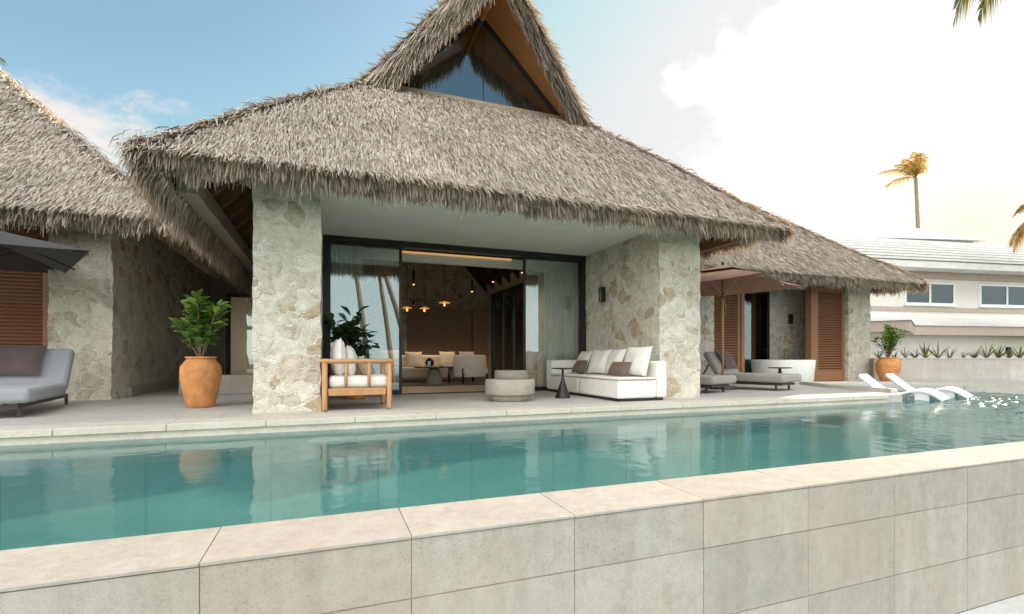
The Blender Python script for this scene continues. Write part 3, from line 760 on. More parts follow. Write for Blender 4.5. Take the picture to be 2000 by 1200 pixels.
# glazed link at the end of the passage
m=MB(); m.box(-3.42,-.9,17.9,18.1,2.75,3.3); m.box(-3.42,-3.0,17.9,18.1,0,2.75); m.box(-1.55,-.9,17.9,18.1,0,2.75); m.build('link_wall',M['concrete'],lp)
m=MB(); m.box(-3.42,-.9,19.6,19.7,0,3.3); m.build('link_back_wall',M['interior_wall'],lp); m=MB(); m.box(-3.42,-.9,17.9,19.7,3.31,3.36); m.build('link_roof',M['concrete'],lp)
dd=bpy.data.objects.new('glazed_door',None); COL.objects.link(dd); dd.parent=lp; dd.location=(2.7,6,0)
m=MB(); m.box(-3.0,-2.86,17.88,17.96,0,2.75); m.box(-1.62,-1.55,17.88,17.96,0,2.75); m.box(-2.86,-1.62,17.88,17.96,2.65,2.75); m.box(-2.86,-1.62,17.88,17.96,0,.1); m.build('door_frame',M['black'],dd)
m=MB(); m.box(-2.86,-1.62,17.91,17.92,.1,2.65); m.build('pane',M['glass'],dd)
m=MB(); m.box(-2.62,-.93,10.95,11.25,-.003,.37,r=.01,seg=1); o=m.build('low_wall',M['concrete'],loc=(-1.7,11.1,0)); tag(o,'low grey plastered wall across the passage behind the large planted terracotta pot','low wall')

HR=Hip(8.25,16.50,9.4,19.8,[(0,2.29),(.12,2.42),(.5,2.74),(1.1,3.22),(4.3,6.02)])
rp=pavilion('thatched_pavilion','thatched bathing pavilion with an open recess and louvred wooden shutters behind the brown parasol',(12.4,12,0),HR,1700,None,{'r':120,'l':120})
m=MB(); m.rough_box(14.76,15.74,10.3,11.3,-.02,3.4); m.build('stone_wall',M['stone_b'],rp)
m=MB(); m.rough_box(8.9,9.62,10.3,11.2,-.02,3.4); m.build('stone_wall',M['stone_b'],rp)
louver(rp,9.63,10.62,10.42,.02,2.82); louver(rp,13.50,14.72,10.42,.02,2.82)
m=MB(); m.box(13.28,13.46,10.36,10.55,0,2.82); m.box(10.63,10.74,10.36,10.5,0,2.82); m.box(9.62,14.75,10.34,10.50,2.83,3.5); m.build('timber_post',M['louver'],rp)
m=MB(); m.rough_box(12.86,14.9,11.45,11.7,-.02,3.5,.1); m.build('stone_wall',M['stone_b'],rp)
for bx in ((9.2,12.86,11.48,11.62,2.75,3.4),(9.2,15,13.4,13.5,0,3.4),(9.2,9.6,11.2,12.9,0,3.3),(14.75,14.95,11.3,12.7,0,3.3),(9.2,14.95,18.5,18.7,0,3)):
    m=MB(); m.box(*bx); m.build('inner_wall',M['interior_wall'],rp)
m=MB(); m.box(9.6,14.75,10.5,13.4,2.86,2.92); m.build('recess_ceiling',M['white_plaster'],rp)
dd=bpy.data.objects.new('glazed_door',None); COL.objects.link(dd); dd.parent=rp; dd.location=(-.5,-.55,0)
m=MB()
for x in (10.0,11.38,12.79): m.box(x,x+.06,11.42,11.50,0,2.75)
m.box(10.06,11.38,11.42,11.50,2.67,2.75); m.box(11.44,12.79,11.42,11.50,2.67,2.75); m.build('door_frame',M['black'],dd)
for x in (10.06,11.44): m=MB(); m.box(x,x+1.32,11.45,11.456,.02,2.67); m.build('pane',M['glass'],dd)
m=MB(); n=40; vs=[]
for i in range(n+1):
    x=11.9+.55*i/n
    for z in (.03,2.65): vs.append((x,11.8+.05*math.sin(i*1.1),z))
m.add(vs,[(2*i,2*i+2,2*i+3,2*i+1) for i in range(n)],0,True); tag(m.build('curtain',M['sheer'],loc=(12.2,11.8,0)),'pale curtain hanging behind the glazed door next to the white bathtub','curtain','curtains behind the sliding doors')
wall_lamp((13.68,11.42,1.92),0,'black lantern on the stone wall above the white bathtub')
# bathtub, filler, stool table
r=thing('bathtub','round white freestanding bathtub in the recess of the bathing pavilion','bathtub',(12.37,10.56,0))
m=MB(); m.lathe([(.0001,.12),(.60,.12),(.74,.62),(.78,.645),(.82,.64),(.83,.62),(.80,.3),(.78,.03),(.76,.0),(0.0001,0)],48); m.build('tub_shell',M['tub'],r,local=True)
r=thing('tub_filler','slender brass tub filler standing behind the round white bathtub','tap',(13.22,11.2,0))
m=MB(); m.tube([(0,0,0),(0,0,.92),(-.02,-.03,.97),(-.10,-.13,.97),(-.12,-.16,.93)],.016,10); m.lathe([(.05,0),(.05,.012),(.0001,.012)],20); m.build('spout',M['brass'],r,local=True)
m=MB(); m.tube([(0,-.02,.7),(.08,-.02,.7)],.010,8); m.build('handle',M['brass'],r,local=True)

# ------------------------------------------------------------------ furniture
def loose_cushion(label,mat,loc,rot,size,cat='cushion',group=None,name='cushion'):
    m=MB(); m.pillow(*size); o=m.build(name,M[mat],local=True); o.location=loc; o.rotation_euler=rot
    return tag(o,label,cat,group)

# wooden armchair (faces along the terrace, its arm turned to the pool)
r=thing('wooden_armchair','wooden slatted armchair with white cushions standing beside the fieldstone pillar','armchair',(.40,7.42,0))
ax0,ax1,ay0,ay1=-.42,.42,-.42,.42
for x in (ax0,ax1):
    for y in (ay0,ay1):
        m=MB(); m.tube([(x,y,0),(x,y,.03),(x,y,.64)],[.030,.036,.036],10); m.build('leg',M['teak'],r,local=True)
for y in (ay0,ay1):
    m=MB(); m.tube([(ax0-.05,y,.655),(ax0-.045,y,.665),(ax1+.05,y,.665),(ax1+.055,y,.66)],[.026,.033,.033,.026],10); m.build('arm_rail',M['teak'],r,local=True)
    m=MB(); m.box(ax0+.045,ax1-.045,y-.028,y+.028,.20,.30,r=.01,seg=1); m.build('seat_rail',M['teak'],r,local=True)
    for x in (-.15,.15):
        m=MB(); m.tube([(x,y,.30),(x,y,.645)],[.02,.024],8); m.build('spindle',M['teak'],r,local=True)
for x in (ax0,ax1):
    m=MB(); m.box(x-.025,x+.025,ay0+.045,ay1-.045,.20,.29,r=.01,seg=1); m.build('seat_rail',M['teak'],r,local=True)
m=MB()
for k in range(6): m.bar((ax0,ay0+.14*k+.07,.30),(ax0-.02,ay0+.14*k+.07,.66),.025)
m.bar((ax0-.02,ay0,.66),(ax0-.02,ay1,.66),.05,.05); m.build('backrest',M['teak'],r,local=True)
m=MB()
for k in range(7): m.box(ax0+.03,ax1-.03,ay0+.05+.11*k,ay0+.12+.11*k,.27,.29)
m.build('seat',M['teak'],r,local=True)
m=MB(); m.box(-.395,.40,-.375,.375,.295,.465,r=.06,seg=4); o=m.build('seat_cushion',M['white_fab'],local=True); o.location=(.43,7.42,0); tag(o,'thick white seat cushion lying in the wooden armchair','cushion')
loose_cushion('large white cushion leaning on the back of the wooden armchair',  'white_fab',(.16,7.40,.71),(R(90),0,R(90+6)),(.56,.56,.19))
loose_cushion('white cushion in the middle of the wooden armchair','white_fab',(.33,7.46,.665),(R(84),0,R(90-8)),(.46,.46,.16))
loose_cushion('tan lumbar cushion lying foremost in the wooden armchair','tan_fab',(.55,7.5,.575),(R(60),0,R(78)),(.52,.32,.16))

# white sofa along the stone wall
r=thing('sofa','long white upholstered outdoor sofa along the fieldstone side wall of the loggia','sofa',(4.9,8.2,0))
Y0,Y1=6.80,9.62; XF=4.40; XB=5.36
def sbox(nm,x0,x1,y0,y1,z0,z1,rr=.035):
    m=MB(); m.box(x0,x1,y0,y1,z0,z1,r=rr,seg=3); return m.build(nm,M['white_fab'],r)
sb=sbox('seat',XF,5.15,Y0,8.16,.045,.345); s2=sbox('seat',XF,5.15,8.17,Y1-.28,.045,.345)
for (a,b_,pp) in ((Y0,8.16,sb),(8.17,Y1-.28,s2)):
    m=MB(); m.box(XF+.004,5.15,a+.004,b_-.004,.352,.385,r=.014,seg=2); m.build('seat_pad',M['white_fab'],pp)
    m=MB(); m.tube([(5.1,a+.002,.348),(XF+.012,a+.002,.348),(XF+.002,a+.012,.348),(XF+.002,b_-.012,.348),(XF+.012,b_-.002,.348)],.006,6); m.build('piping',M['tan_fab'],pp)
sbox('backrest',5.155,XB,Y0,Y1,.045,.655); sbox('arm',XF+.02,5.15,Y1-.275,Y1,.045,.66)
m=MB(); m.box(XF+.05,XB-.05,Y0+.05,Y1-.05,0,.044); m.build('base',M['black'],r)
gc='cushions on the long white sofa'
def sc(label,mat,x,y,sz,lean=20,yaw=0,z=None):
    w,h,t=sz
    zz=.385+h/2*math.cos(R(lean))+.02 if z is None else z
    loose_cushion(label,mat,(x,y,zz),(R(90-lean),0,R(-90+yaw)),sz,group=gc)
sc('large white back cushion at the pool end of the long white sofa','white_fab',5.00,7.16,(.66,.52,.20),16,4)
sc('white back cushion leaning next to the large end cushion on the long white sofa','white_fab',4.98,7.80,(.60,.50,.19),20,-7)
sc('white back cushion between the two brown cushions on the long white sofa','white_fab',4.98,8.36,(.58,.50,.19),20,8)
sc('cream back cushion in front of the sofa arm beside the curtain','cream_fab',4.98,9.00,(.58,.48,.19),22,-6)
sc('brown lumbar cushion in front of the large white end cushion','brown_fab',4.77,7.36,(.50,.28,.15),32,6)
sc('brown lumbar cushion near the sofa arm beside the curtain','brown_fab',4.77,8.78,(.50,.30,.15),30,-6)

# black pedestal table
r=thing('pedestal_table','black cone pedestal side table in front of the long white sofa','side table',(3.94,7.87,0))
m=MB(); m.lathe([(.135,0),(.132,.012),(.06,.22),(.022,.36),(.018,.5)],32); m.build('pedestal',M['black'],r,local=True)
m=MB(); m.lathe([(.02,.5),(.19,.512),(.20,.52),(.20,.53),(.0001,.532)],36); m.build('table_top',M['black'],r,local=True)
# round concrete tables
r=thing('coffee_table','low round concrete coffee table with a thick rim, the wider of the pair','coffee table',(2.88,7.72,0),0,'round concrete tables')
m=MB(); m.lathe([(.31,0),(.31,.09),(.30,.1)],40); m.build('plinth',M['concrete'],r,local=True)
m=MB(); m.lathe([(.30,.095),(.405,.105),(.415,.12),(.415,.335),(.405,.35),(.0001,.35)],48); m.build('table_top',M['concrete'],r,local=True)
r=thing('coffee_table','small taller round concrete table behind the wider one','coffee table',(3.17,8.42,0),0,'round concrete tables')
m=MB(); m.lathe([(.20,0),(.20,.25),(.19,.26)],40); m.build('plinth',M['concrete'],r,local=True)
m=MB(); m.lathe([(.20,.255),(.30,.265),(.31,.275),(.31,.47),(.30,.48),(.0001,.48)],48); m.build('table_top',M['concrete'],r,local=True)

# grey sun loungers
def lounger(label,loc,rotz,fab,back=52,L=2.05,W=.82,grp='upholstered sun loungers on the terrace'):
    """head at +y, foot at -y"""
    r=thing('sun_lounger',label,'sun lounger',loc,rotz,grp)
    m=MB()
    for x in (-.34,.34): m.bar((x,-L/2+.10,.135),(x,L/2-.02,.135),.035,.05)
    for y in (-L/2+.12,0,L/2-.04): m.bar((-.34,y,.135),(.34,y,.135),.035,.045)
    m.build('frame',M['dark_metal'],r,local=True)
    for x in (-.34,.34):
        for y in (-L/2+.22,L/2-.04):
            m=MB(); m.bar((x,y,0),(x,y,.115),.035); m.build('leg',M['dark_metal'],r,local=True)
    m=MB(); m.box(-W/2,W/2,-L/2,.40,.175,.35,r=.055,seg=4); m.build('mattress',M[fab],r,local=True)
    m=MB(); m.box(-W/2,W/2,0,.68,-.07,.07,r=.05,seg=4,M=TRS((0,.39,.26),(R(back),0,0))); m.build('backrest',M[fab],r,local=True)
    m=MB(); b=R(back)
    for x in (-.30,.30): m.bar((x,.39+.5*math.cos(b),.23+.5*math.sin(b)),(x,L/2-.06,.19),.025)
    m.build('back_stay',M['dark_metal'],r,local=True)
    return r
def on_lounger(lo,loc,rot,size,mat,label):
    o=loose_cushion(label,mat,(0,0,0),(0,0,0),size); mw=Matrix.Translation(lo.location)@Matrix.Rotation(lo.rotation_euler.z,4,'Z')@TRS(loc,rot); o.matrix_world=mw; return o
l1=lounger('grey upholstered sun lounger by the stone pier and the louvred shutters, under the dark parasol',(-3.92,8.42,0),R(8),'grey_fab',56,W=.98)
on_lounger(l1,(-.14,.515,.68),(R(56),0,0),(.70,.52,.13),'mauve_fab','dark brown cushion on the grey lounger under the dark parasol')
l2=lounger('taupe sun lounger half hidden behind the fieldstone pillar and the white sofa',(7.20,8.72,0),R(19),'taupe_fab',58,W=1.0)
on_lounger(l2,(.1,.50,.66),(R(58),0,0),(.6,.48,.14),'taupe_fab','taupe cushion on the lounger half hidden behind the fieldstone pillar')
l3=lounger('taupe sun lounger standing free beside the parasol pole',(9.10,8.75,0),R(19),'taupe_fab',58,W=1.0)
on_lounger(l3,(.1,.50,.67),(R(58),0,R(3)),(.62,.5,.14),'mauve_fab','dark plum cushion on the lounger beside the parasol pole')
r=thing('side_table','small dark round side table in front of the white bathtub','side table',(11.1,9.55,0),0,'side tables by the loungers')
m=MB(); m.lathe([(.16,0),(.15,.02),(.05,.30),(.03,.42)],28); m.build('pedestal',M['dark_metal'],r,local=True)
m=MB(); m.lathe([(.04,.42),(.27,.43),(.28,.44),(.28,.455),(.0001,.457)],32); m.build('table_top',M['dark_metal'],r,local=True)
r=thing('side_table','small dark side table between the two taupe loungers','side table',(8.02,9.75,0),0,'side tables by the loungers')
m=MB(); m.lathe([(.15,0),(.14,.02),(.04,.28),(.03,.42)],24); m.build('pedestal',M['dark_metal'],r,local=True)
m=MB(); m.lathe([(.04,.42),(.22,.43),(.22,.45),(.0001,.452)],28); m.build('table_top',M['dark_metal'],r,local=True)

# parasols
def parasol(label,loc,rotz,fab,top,half,edge_drop,base_z=0,wood_pole=True):
    r=thing('parasol',label,'parasol',loc,rotz,'square parasols on the terrace')
    pm=M['teak'] if wood_pole else M['dark_metal']
    m=MB(); m.tube([(0,0,.06),(0,0,top+.04)],.026,14); m.build('pole',pm,r,local=True)
    m=MB(); m.lathe([(.30,0),(.30,.05),(.05,.06),(.04,.22),(.0001,.22)],28); m.build('base',M['dark_metal'],r,local=True)
    # canopy: four gores sagging a little between ribs, thick cloth
    m=MB(); n=10
    for sgn,off in ((1,0),(-1,-.012)):
        for q in range(4):
            a=math.pi/4+q*math.pi/2; ax=Vector((math.cos(a),math.sin(a)))*half*math.sqrt(2); a2=a+math.pi/2; bx=Vector((math.cos(a2),math.sin(a2)))*half*math.sqrt(2)
            vs=[];fs=[]
            for i in range(n+1):
                f=.10+.90*i/n
                for j in range(n+1):
                    g=j/n; p=ax*(1-g)*f+bx*g*f; sag=.05*4*g*(1-g)*f*f+.02*math.sin(f*math.pi)
                    vs.append((p.x*(1-.03*4*g*(1-g)*f),p.y*(1-.03*4*g*(1-g)*f),top-edge_drop*f**1.15-sag+off))
            for i in range(n):
                for j in range(n):
                    k=(i*(n+1)+j,i*(n+1)+j+1,(i+1)*(n+1)+j+1,(i+1)*(n+1)+j); fs.append(k[::-1] if sgn>0 else k)
            m.add(vs,fs,0,True)
    m.build('canopy',M[fab],r,local=True)
    m=MB()
    for q in range(4):
        a=math.pi/4+q*math.pi/2; d1=Vector((math.cos(a),math.sin(a)))*.30*half*1.414; d2=Vector((math.cos(a+math.pi/2),math.sin(a+math.pi/2)))*.30*half*1.414
        for off in (0,-.01): m.add([(0,0,top+.085+off),(d1.x,d1.y,top-.06+off),(d2.x,d2.y,top-.06+off)],[(0,1,2)])
    m.build('vent_cap',M[fab],r,local=True)
    for q in range(8):
        a=q*math.pi/4; L=half*(math.sqrt(2) if q%2 else 1)
        e=Vector((math.cos(a),math.sin(a),0)); s=.04 if q%2 else .09
        m=MB(); pts=[]
        for i in range(6):
            f=.04+.95*i/5; pts.append((e.x*L*f,e.y*L*f,top-edge_drop*f**1.15-s*f*f-.02))
        m.tube(pts,.011,6); rb_=m.build('rib',M['teak'] if wood_pole else M['dark_metal'],r,local=True)
        m=MB(); m.bar((e.x*.05,e.y*.05,top-.62),(e.x*L*.5,e.y*L*.5,top-edge_drop*.5-.06),.014); m.build('strut',M['teak'] if wood_pole else M['dark_metal'],rb_,local=True)
    m=MB(); m.lathe([(.045,-.05),(.05,0),(.045,.05)],16,(0,0,top-.62)); m.lathe([(.03,0),(.035,.05),(.0001,.09)],14,(0,0,top+.08)); m.build('hub',M['dark_metal'],r,local=True)
    if wood_pole:
        m=MB(); m.tube([(.04,-.03,top-.6),(.06,-.05,1.75),(.055,-.05,1.6),(.06,-.045,1.9),(.045,-.03,top-.62)],.006,5); m.build('pull_rope',M['tan_fab'],r,local=True)
    return r
parasol('terracotta brown parasol on a wooden pole between the taupe loungers',(8.45,8.78,0),R(24),'umb_brown',2.74,1.28,.40)
parasol('dark plum parasol over the grey lounger by the louvred shutters',(-4.72,8.75,0),R(27),'umb_dark',2.55,1.30,.40,wood_pole=False)

# white in-pool loungers
def ledge_lounger(label,lat,dep,z):
    x,y=cam_frame(lat,dep); r=thing('ledge_lounger',label,'pool lounger',(x,y,z),-YAW+R(-51),'white pool loungers in the shallow basin')
    W=.58; m=MB()
    prof=[(-.02,.44),(.12,.35),(.30,.23),(.48,.12),(.62,.05),(.80,.03),(1.0,.06),(1.2,.12),(1.4,.155),(1.6,.14),(1.8,.07),(1.98,-.03)]
    pp=smooth_path([(a*.70,b*.95) for a,b in prof],2); n=len(pp); vs=[]
    for p in pp:
        for yv in (-W/2,-W/2+.04,W/2-.04,W/2):
            vs.append((p.x,yv,p.y-(0.02 if abs(yv)==W/2 else 0)))
    for p in pp:
        for yv in (-W/2,-W/2+.04,W/2-.04,W/2):
            vs.append((p.x-.02,yv,p.y-.06))
    fs=[]
    for i in range(n-1):
        for j in range(3):
            a=i*4+j; fs.append((a,a+1,a+5,a+4)); b=a+n*4; fs.append((b,b+4,b+5,b+1))
        fs.append((i*4,(i+1)*4,(i+1)*4+n*4,i*4+n*4)); fs.append((i*4+3,i*4+3+n*4,(i+1)*4+3+n*4,(i+1)*4+3))
    fs+= [(0,n*4,n*4+1,1),(1,n*4+1,n*4+2,2),(2,n*4+2,n*4+3,3)]
    e=(n-1)*4; fs+=[(e+k,e+k+1,e+k+1+n*4,e+k+n*4) for k in range(3)]
    m.add(vs,fs,0,True); m.box(.40,.72,-.22,.22,-.32,.02); m.box(.92,1.15,-.22,.22,-.32,.08)
    m.build('shell',M['white_gloss'],r,local=True); return r
ledge_lounger('white moulded pool lounger in the shallow basin, its back raised before the terracotta pot',7.78,10.85,-.07)
ledge_lounger('white moulded pool lounger further along the shallow basin, reaching out into the glittering water',8.78,11.4,-.07)

# ------------------------------------------------------------------ plants
def leafy(mb,base,stems,leaf_n,size,spread,height,seed,mat=0,stem_mat=1,droop=.35,whorl=True):
    rd=random.Random(seed)
    for s in range(stems):
        a=rd.uniform(0,6.283); k=rd.uniform(.15,1)*spread; hh=height*rd.uniform(.55,1)
        if s==0: k=spread*.1; hh=height
        p0=Vector(base); p2=p0+Vector((math.cos(a)*k,math.sin(a)*k,hh)); p1=p0.lerp(p2,.5)+Vector((0,0,hh*.12))
        pts=[(p0*(1-t)**2+p1*2*t*(1-t)+p2*t*t) for t in [i/6 for i in range(7)]]
        mb.tube(pts,[.012-.0012*i for i in range(7)],5,stem_mat,False)
        for q in range(leaf_n):
            t=1-(q/leaf_n)**1.3*.75; c=pts[0].lerp(pts[-1],0) if t<0 else (p0*(1-t)**2+p1*2*t*(1-t)+p2*t*t)
            b=rd.uniform(0,6.283); el=rd.uniform(-.35,.85); d=Vector((math.cos(b)*math.cos(el),math.sin(b)*math.cos(el),math.sin(el)+.12)).normalized()
            sz=size*rd.uniform(.6,1.25); sd=d.cross(Vector((0,0,1))).normalized(); up=sd.cross(d)
            w=sz*.30; tilt=rd.uniform(-.5,.5); sd=(sd*math.cos(tilt)+up*math.sin(tilt))
            st=c+d*sz*.18; L=sz
            vs=[st,st+d*L*.35+sd*w*.75+up*w*.18,st+d*L*.68+sd*w+up*w*.2,st+d*L*.95+sd*w*.45-up*L*droop*.12,st+d*L-up*L*droop*.2,
                st+d*L*.95-sd*w*.45-up*L*droop*.12,st+d*L*.68-sd*w+up*w*.2,st+d*L*.35-sd*w*.75+up*w*.18,st+d*L*.35,st+d*L*.68]
            mb.add(vs,[(0,1,8),(0,8,7),(1,2,9,8),(8,9,6,7),(2,3,4,9),(9,4,5,6)],mat,True)
def pot(label,plabel,loc,h,rmax,rim,foot,leafmat,stems,ln,size,spread,height,seed,grp='terracotta pots'):
    r=thing('terracotta_pot',label,'plant pot',loc,0,grp)
    m=MB(); m.lathe([(foot,0),(foot+.01,.01),(rmax*.90,h*.40),(rmax,h*.66),(rmax*.97,h*.80),(rim+.02,h*.93),(rim,h*.95),(rim+.025,h*.965),(rim+.03,h*.99),(rim+.01,h),(rim-.02,h*.985),(rim-.03,h*.9),(.0001,h*.9)],44); m.build('vessel',M['clay'],r,local=True)
    p=thing('potted_plant',plabel,'plant',(loc[0],loc[1],loc[2]+h*.88),0,'plants in terracotta pots')
    mb=MB(); leafy(mb,(0,0,.012),stems,ln,size,spread,height,seed,0,1)
    a=MB(); b=MB()
    for f,mi,sm in zip(mb.f,mb.m,mb.s): (a if mi==0 else b).f.append(f); (a if mi==0 else b).m.append(0); (a if mi==0 else b).s.append(sm)
    def comp(z):
        used=sorted({i for f in z.f for i in f}); mp={u:i for i,u in enumerate(used)}; z.v=[mb.v[i] for i in used]; z.f=[tuple(mp[i] for i in f) for f in z.f]; return z
    comp(a).build('foliage',M[leafmat],p,local=True); comp(b).build('stem',M['stem'],p,local=True)
pot('tall terracotta pot on the terrace between the dark stone wall and the fieldstone pillar','bushy plant with rounded bright green leaves in the tall pot by the dark wall',(-1.70,8.26,0),.73,.262,.17,.165,'leaf',18,26,.14,.40,.92,3)
pot('terracotta pot behind the wooden armchair','dark leaved plant growing behind the wooden armchair in front of the glass door',(.46,8.95,0),.62,.27,.2,.16,'leaf_dark',11,12,.24,.46,.86,5)
pot('round terracotta pot at the corner of the bathing pavilion beside the planter wall','dense small leaved bush in the pot at the corner of the bathing pavilion',(15.35,9.55,0),.72,.31,.21,.17,'leaf',20,34,.11,.42,1.0,9)

# planter wall with strappy plants
px0,px1,pdp=11.05,24.0,15.0
r=thing('planter_wall','long pale stone planter wall behind the white pool loungers','planter wall',(*cam_frame(14,pdp),0))
Mw=Matrix.Translation((*cam_frame(0,pdp),0))@Matrix.Rotation(-YAW,4,'Z')
m=MB(); m.box(px0+.01,px1,.012,.5,0,.66,0,Mw); m.build('joint_bed',M['grout'],r)
m=MB(); x=px0
while x<px1:
    w=.82
    for (z0,z1) in ((0,.07),(.073,.36),(.363,.655)): m.box(x+.0025,x+w-.0025,0,.02,z0,z1,0,Mw)
    m.box(x+.002,x+w-.002,-.015,.12,.658,.70,0,Mw); x+=w
m.box(px0,px1,.12,.5,.66,.675,0,Mw)
m.build('facing_slabs',M['planter'],r)
rd=random.Random(4); k=0
places=['beside the bushy pot','next to the pot bush','above the first slabs','below the house corner','under the pale house wall','left of centre on the planter','amid the row','by the middle joint','near the black light','beside the black light','past the black light','at the far end','at the end']
for lat in np.arange(11.5,17.6,.36):
    m=MB(); n=rd.randint(8,20); hsz=rd.uniform(.30,.62)
    for q in range(n):
        a=rd.uniform(0,6.283); l_=hsz*rd.uniform(.6,1.1); w=rd.uniform(.012,.026); out=rd.uniform(.35,1.25)
        e=Vector((math.cos(a),math.sin(a),0)); sd=Vector((-e.y,e.x,0)); pts=[]
        for i in range(5):
            f=i/4; c=e*l_*out*f+Vector((0,0,l_*(f*1.1-.45*out*f*f))); ww=w*(1-f**2*.9); pts+= [c-sd*ww,c+sd*ww]
        m.add(pts,[(2*i,2*i+1,2*i+3,2*i+2) for i in range(4)],0,True)
    x,y=cam_frame(lat+rd.uniform(-.08,.08),pdp+.3+rd.uniform(-.08,.08))
    o=m.build('strap_leaf_plant',M['leaf_dry'],local=True); o.location=(x,y,.67); tag(o,'spiky olive green strap leaved plant in the row on top of the planter wall','plant','strap leaved plants on the planter wall')
x,y=cam_frame(15.35,15.2); r=thing('bollard_light','small black bollard light among the plants on the planter wall','garden light',(x,y,.676),-YAW)
m=MB(); m.box(-.05,.05,-.05,.05,.14,.36,r=.008,seg=1); m.build('lamp_head',M['black'],r,local=True); m=MB(); m.tube([(0,0,0),(0,0,.139)],.018,8); m.build('post',M['dark_metal'],r,local=True)

# ------------------------------------------------------------------ white house
HD=25.0
def hs(lat,dep): return cam_frame(lat,dep)
ha=R(11.0)
Hm=Matrix.Translation((*hs(20.4,HD),0))@Matrix.Rotation(-YAW+ha,4,'Z')      # local x along the facade, y away from the viewer
r=thing('white_house','white two storey house with pale tiled roofs beyond the planter wall','house',(*hs(22,27),0))
def hp(nm,fn,mat,parent=None):
    m=MB(); fn(m); return m.build(nm,mat,parent or r)
hp('wall',lambda m:(m.box(-7,16,1.6,9,-1.3,5.45,0,Hm),m.box(-7,-.45,.35,1.6,-1.3,3.0,0,Hm)),M['white_paint'])
hp('ground_floor_wall',lambda m:m.box(-.3,16,1.0,1.6,-1.3,2.2,0,Hm),M['white_paint'])
wing=[(-.25,1.0),(-3.6,-2.2),(-6,.2),(-2,1.5)]
hp('side_wing',lambda m:m.prism([(a+.25,b+.25) for a,b in wing],-1.3,1.95,0,Hm),M['white_paint'])
hp('fascia',lambda m:(m.box(0,16,-.05,1.6,1.86,2.33,0,Hm),m.prism([(0,-.05),(-3.75,-3.0),(-6.6,-.4),(-2,1.59),(-.001,1.59)],1.86,2.33,0,Hm)),M['tan_trim'])
def skirt(m):
    m.add([(0,-.12,2.335),(16,-.12,2.335),(16,1.62,2.92),(0,1.62,2.92)],[(0,1,2,3)],0,False,Hm)
    m.add([(0,-.12,2.335),(-3.8,-3.1,2.335),(-6.7,-.4,2.335),(-2,1.62,2.92),(0,1.62,2.92)],[(0,4,3,2,1)],0,False,Hm)
hp('lower_roof',skirt,M['white_roof'])
hp('string_course',lambda m:m.box(-7,16,1.52,1.6,3.24,3.46,0,Hm),M['tan_trim'])
hp('soffit_band',lambda m:m.box(-7,16,1.45,1.6,5.05,5.40,0,Hm),M['tan_trim'])
def uroof(m):
    # eave slab, then stepped courses of white tiles
    m.box(-8,17,.45,1.7,5.41,5.75,0,Hm); n=8
    for k in range(n):
        y0=.4+k*.60; z=5.80+k*.30; xa=-8+k*.45
        m.add([(xa,y0+.16,z-.07),(17,y0+.16,z-.07),(17,y0+.16,z+.12),(xa,y0+.16,z+.12)],[(0,1,2,3)],0,False,Hm)
        m.add([(xa,y0,z+.12),(17,y0,z+.12),(17,y0+.78,z+.30),(xa,y0+.78,z+.30),(xa,y0,z+.0),(17,y0,z+.0),(17,y0+.2,z+.03),(xa,y0+.2,z+.03)],[(0,1,2,3),(4,5,1,0),(5,4,7,6)],0,False,Hm)
    m.box(-4.4,17,5.2,9.5,5,8.1,0,Hm)
hp('upper_roof',uroof,M['white_roof'])
def proof(m):
    # pyramid roof of the stair tower
    z=8.2; P=[(1.2,5.4,z),(12.6,5.4,z+.3),(12.6,14,z),(1.2,14,z)]; top=(7.6,8.6,10.3)
    m.add(P+[top],[(0,1,4),(1,2,4),(2,3,4),(3,0,4),(0,3,2,1)],0,False,Hm); m.box(1.6,12.2,6,13.5,5,8.44,0,Hm)
hp('tower_roof',proof,M['white_roof'])
def win(x0,x1,z0,z1):
    y=1.6
    f=bpy.data.objects.new('window',None); COL.objects.link(f); f.parent=r; f.location=Hm@Vector(((x0+x1)/2,y,z0))-r.location
    t_=.09
    m=MB(); m.box(x0,x1,y-.09,y-.001,z0,z0+t_,0,Hm); m.box(x0,x1,y-.09,y-.001,z1-t_,z1,0,Hm); m.box(x0,x0+t_,y-.09,y-.001,z0+t_,z1-t_,0,Hm); m.box(x1-t_,x1,y-.09,y-.001,z0+t_,z1-t_,0,Hm); xm=(x0+x1)/2; m.box(xm-.05,xm+.05,y-.09,y-.001,z0+t_,z1-t_,0,Hm); m.build('window_frame',M['white_trim'],f)
    m=MB(); m.box(x0+t_,xm-.05,y-.05,y-.045,z0+t_,z1-t_,0,Hm); m.box(xm+.05,x1-t_,y-.05,y-.045,z0+t_,z1-t_,0,Hm); m.build('pane',M['glass_house'],f)
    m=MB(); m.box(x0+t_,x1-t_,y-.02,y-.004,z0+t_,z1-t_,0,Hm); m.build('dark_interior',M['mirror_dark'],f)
    m=MB(); m.box(x0-.05,x1+.05,y-.16,y-.001,z0-.09,z0-.002,0,Hm); m.build('sill',M['white_trim'],f)
win(1.3,4.65,3.62,4.84); win(6.4,10.3,3.62,4.84); win(12,15,3.62,4.84)

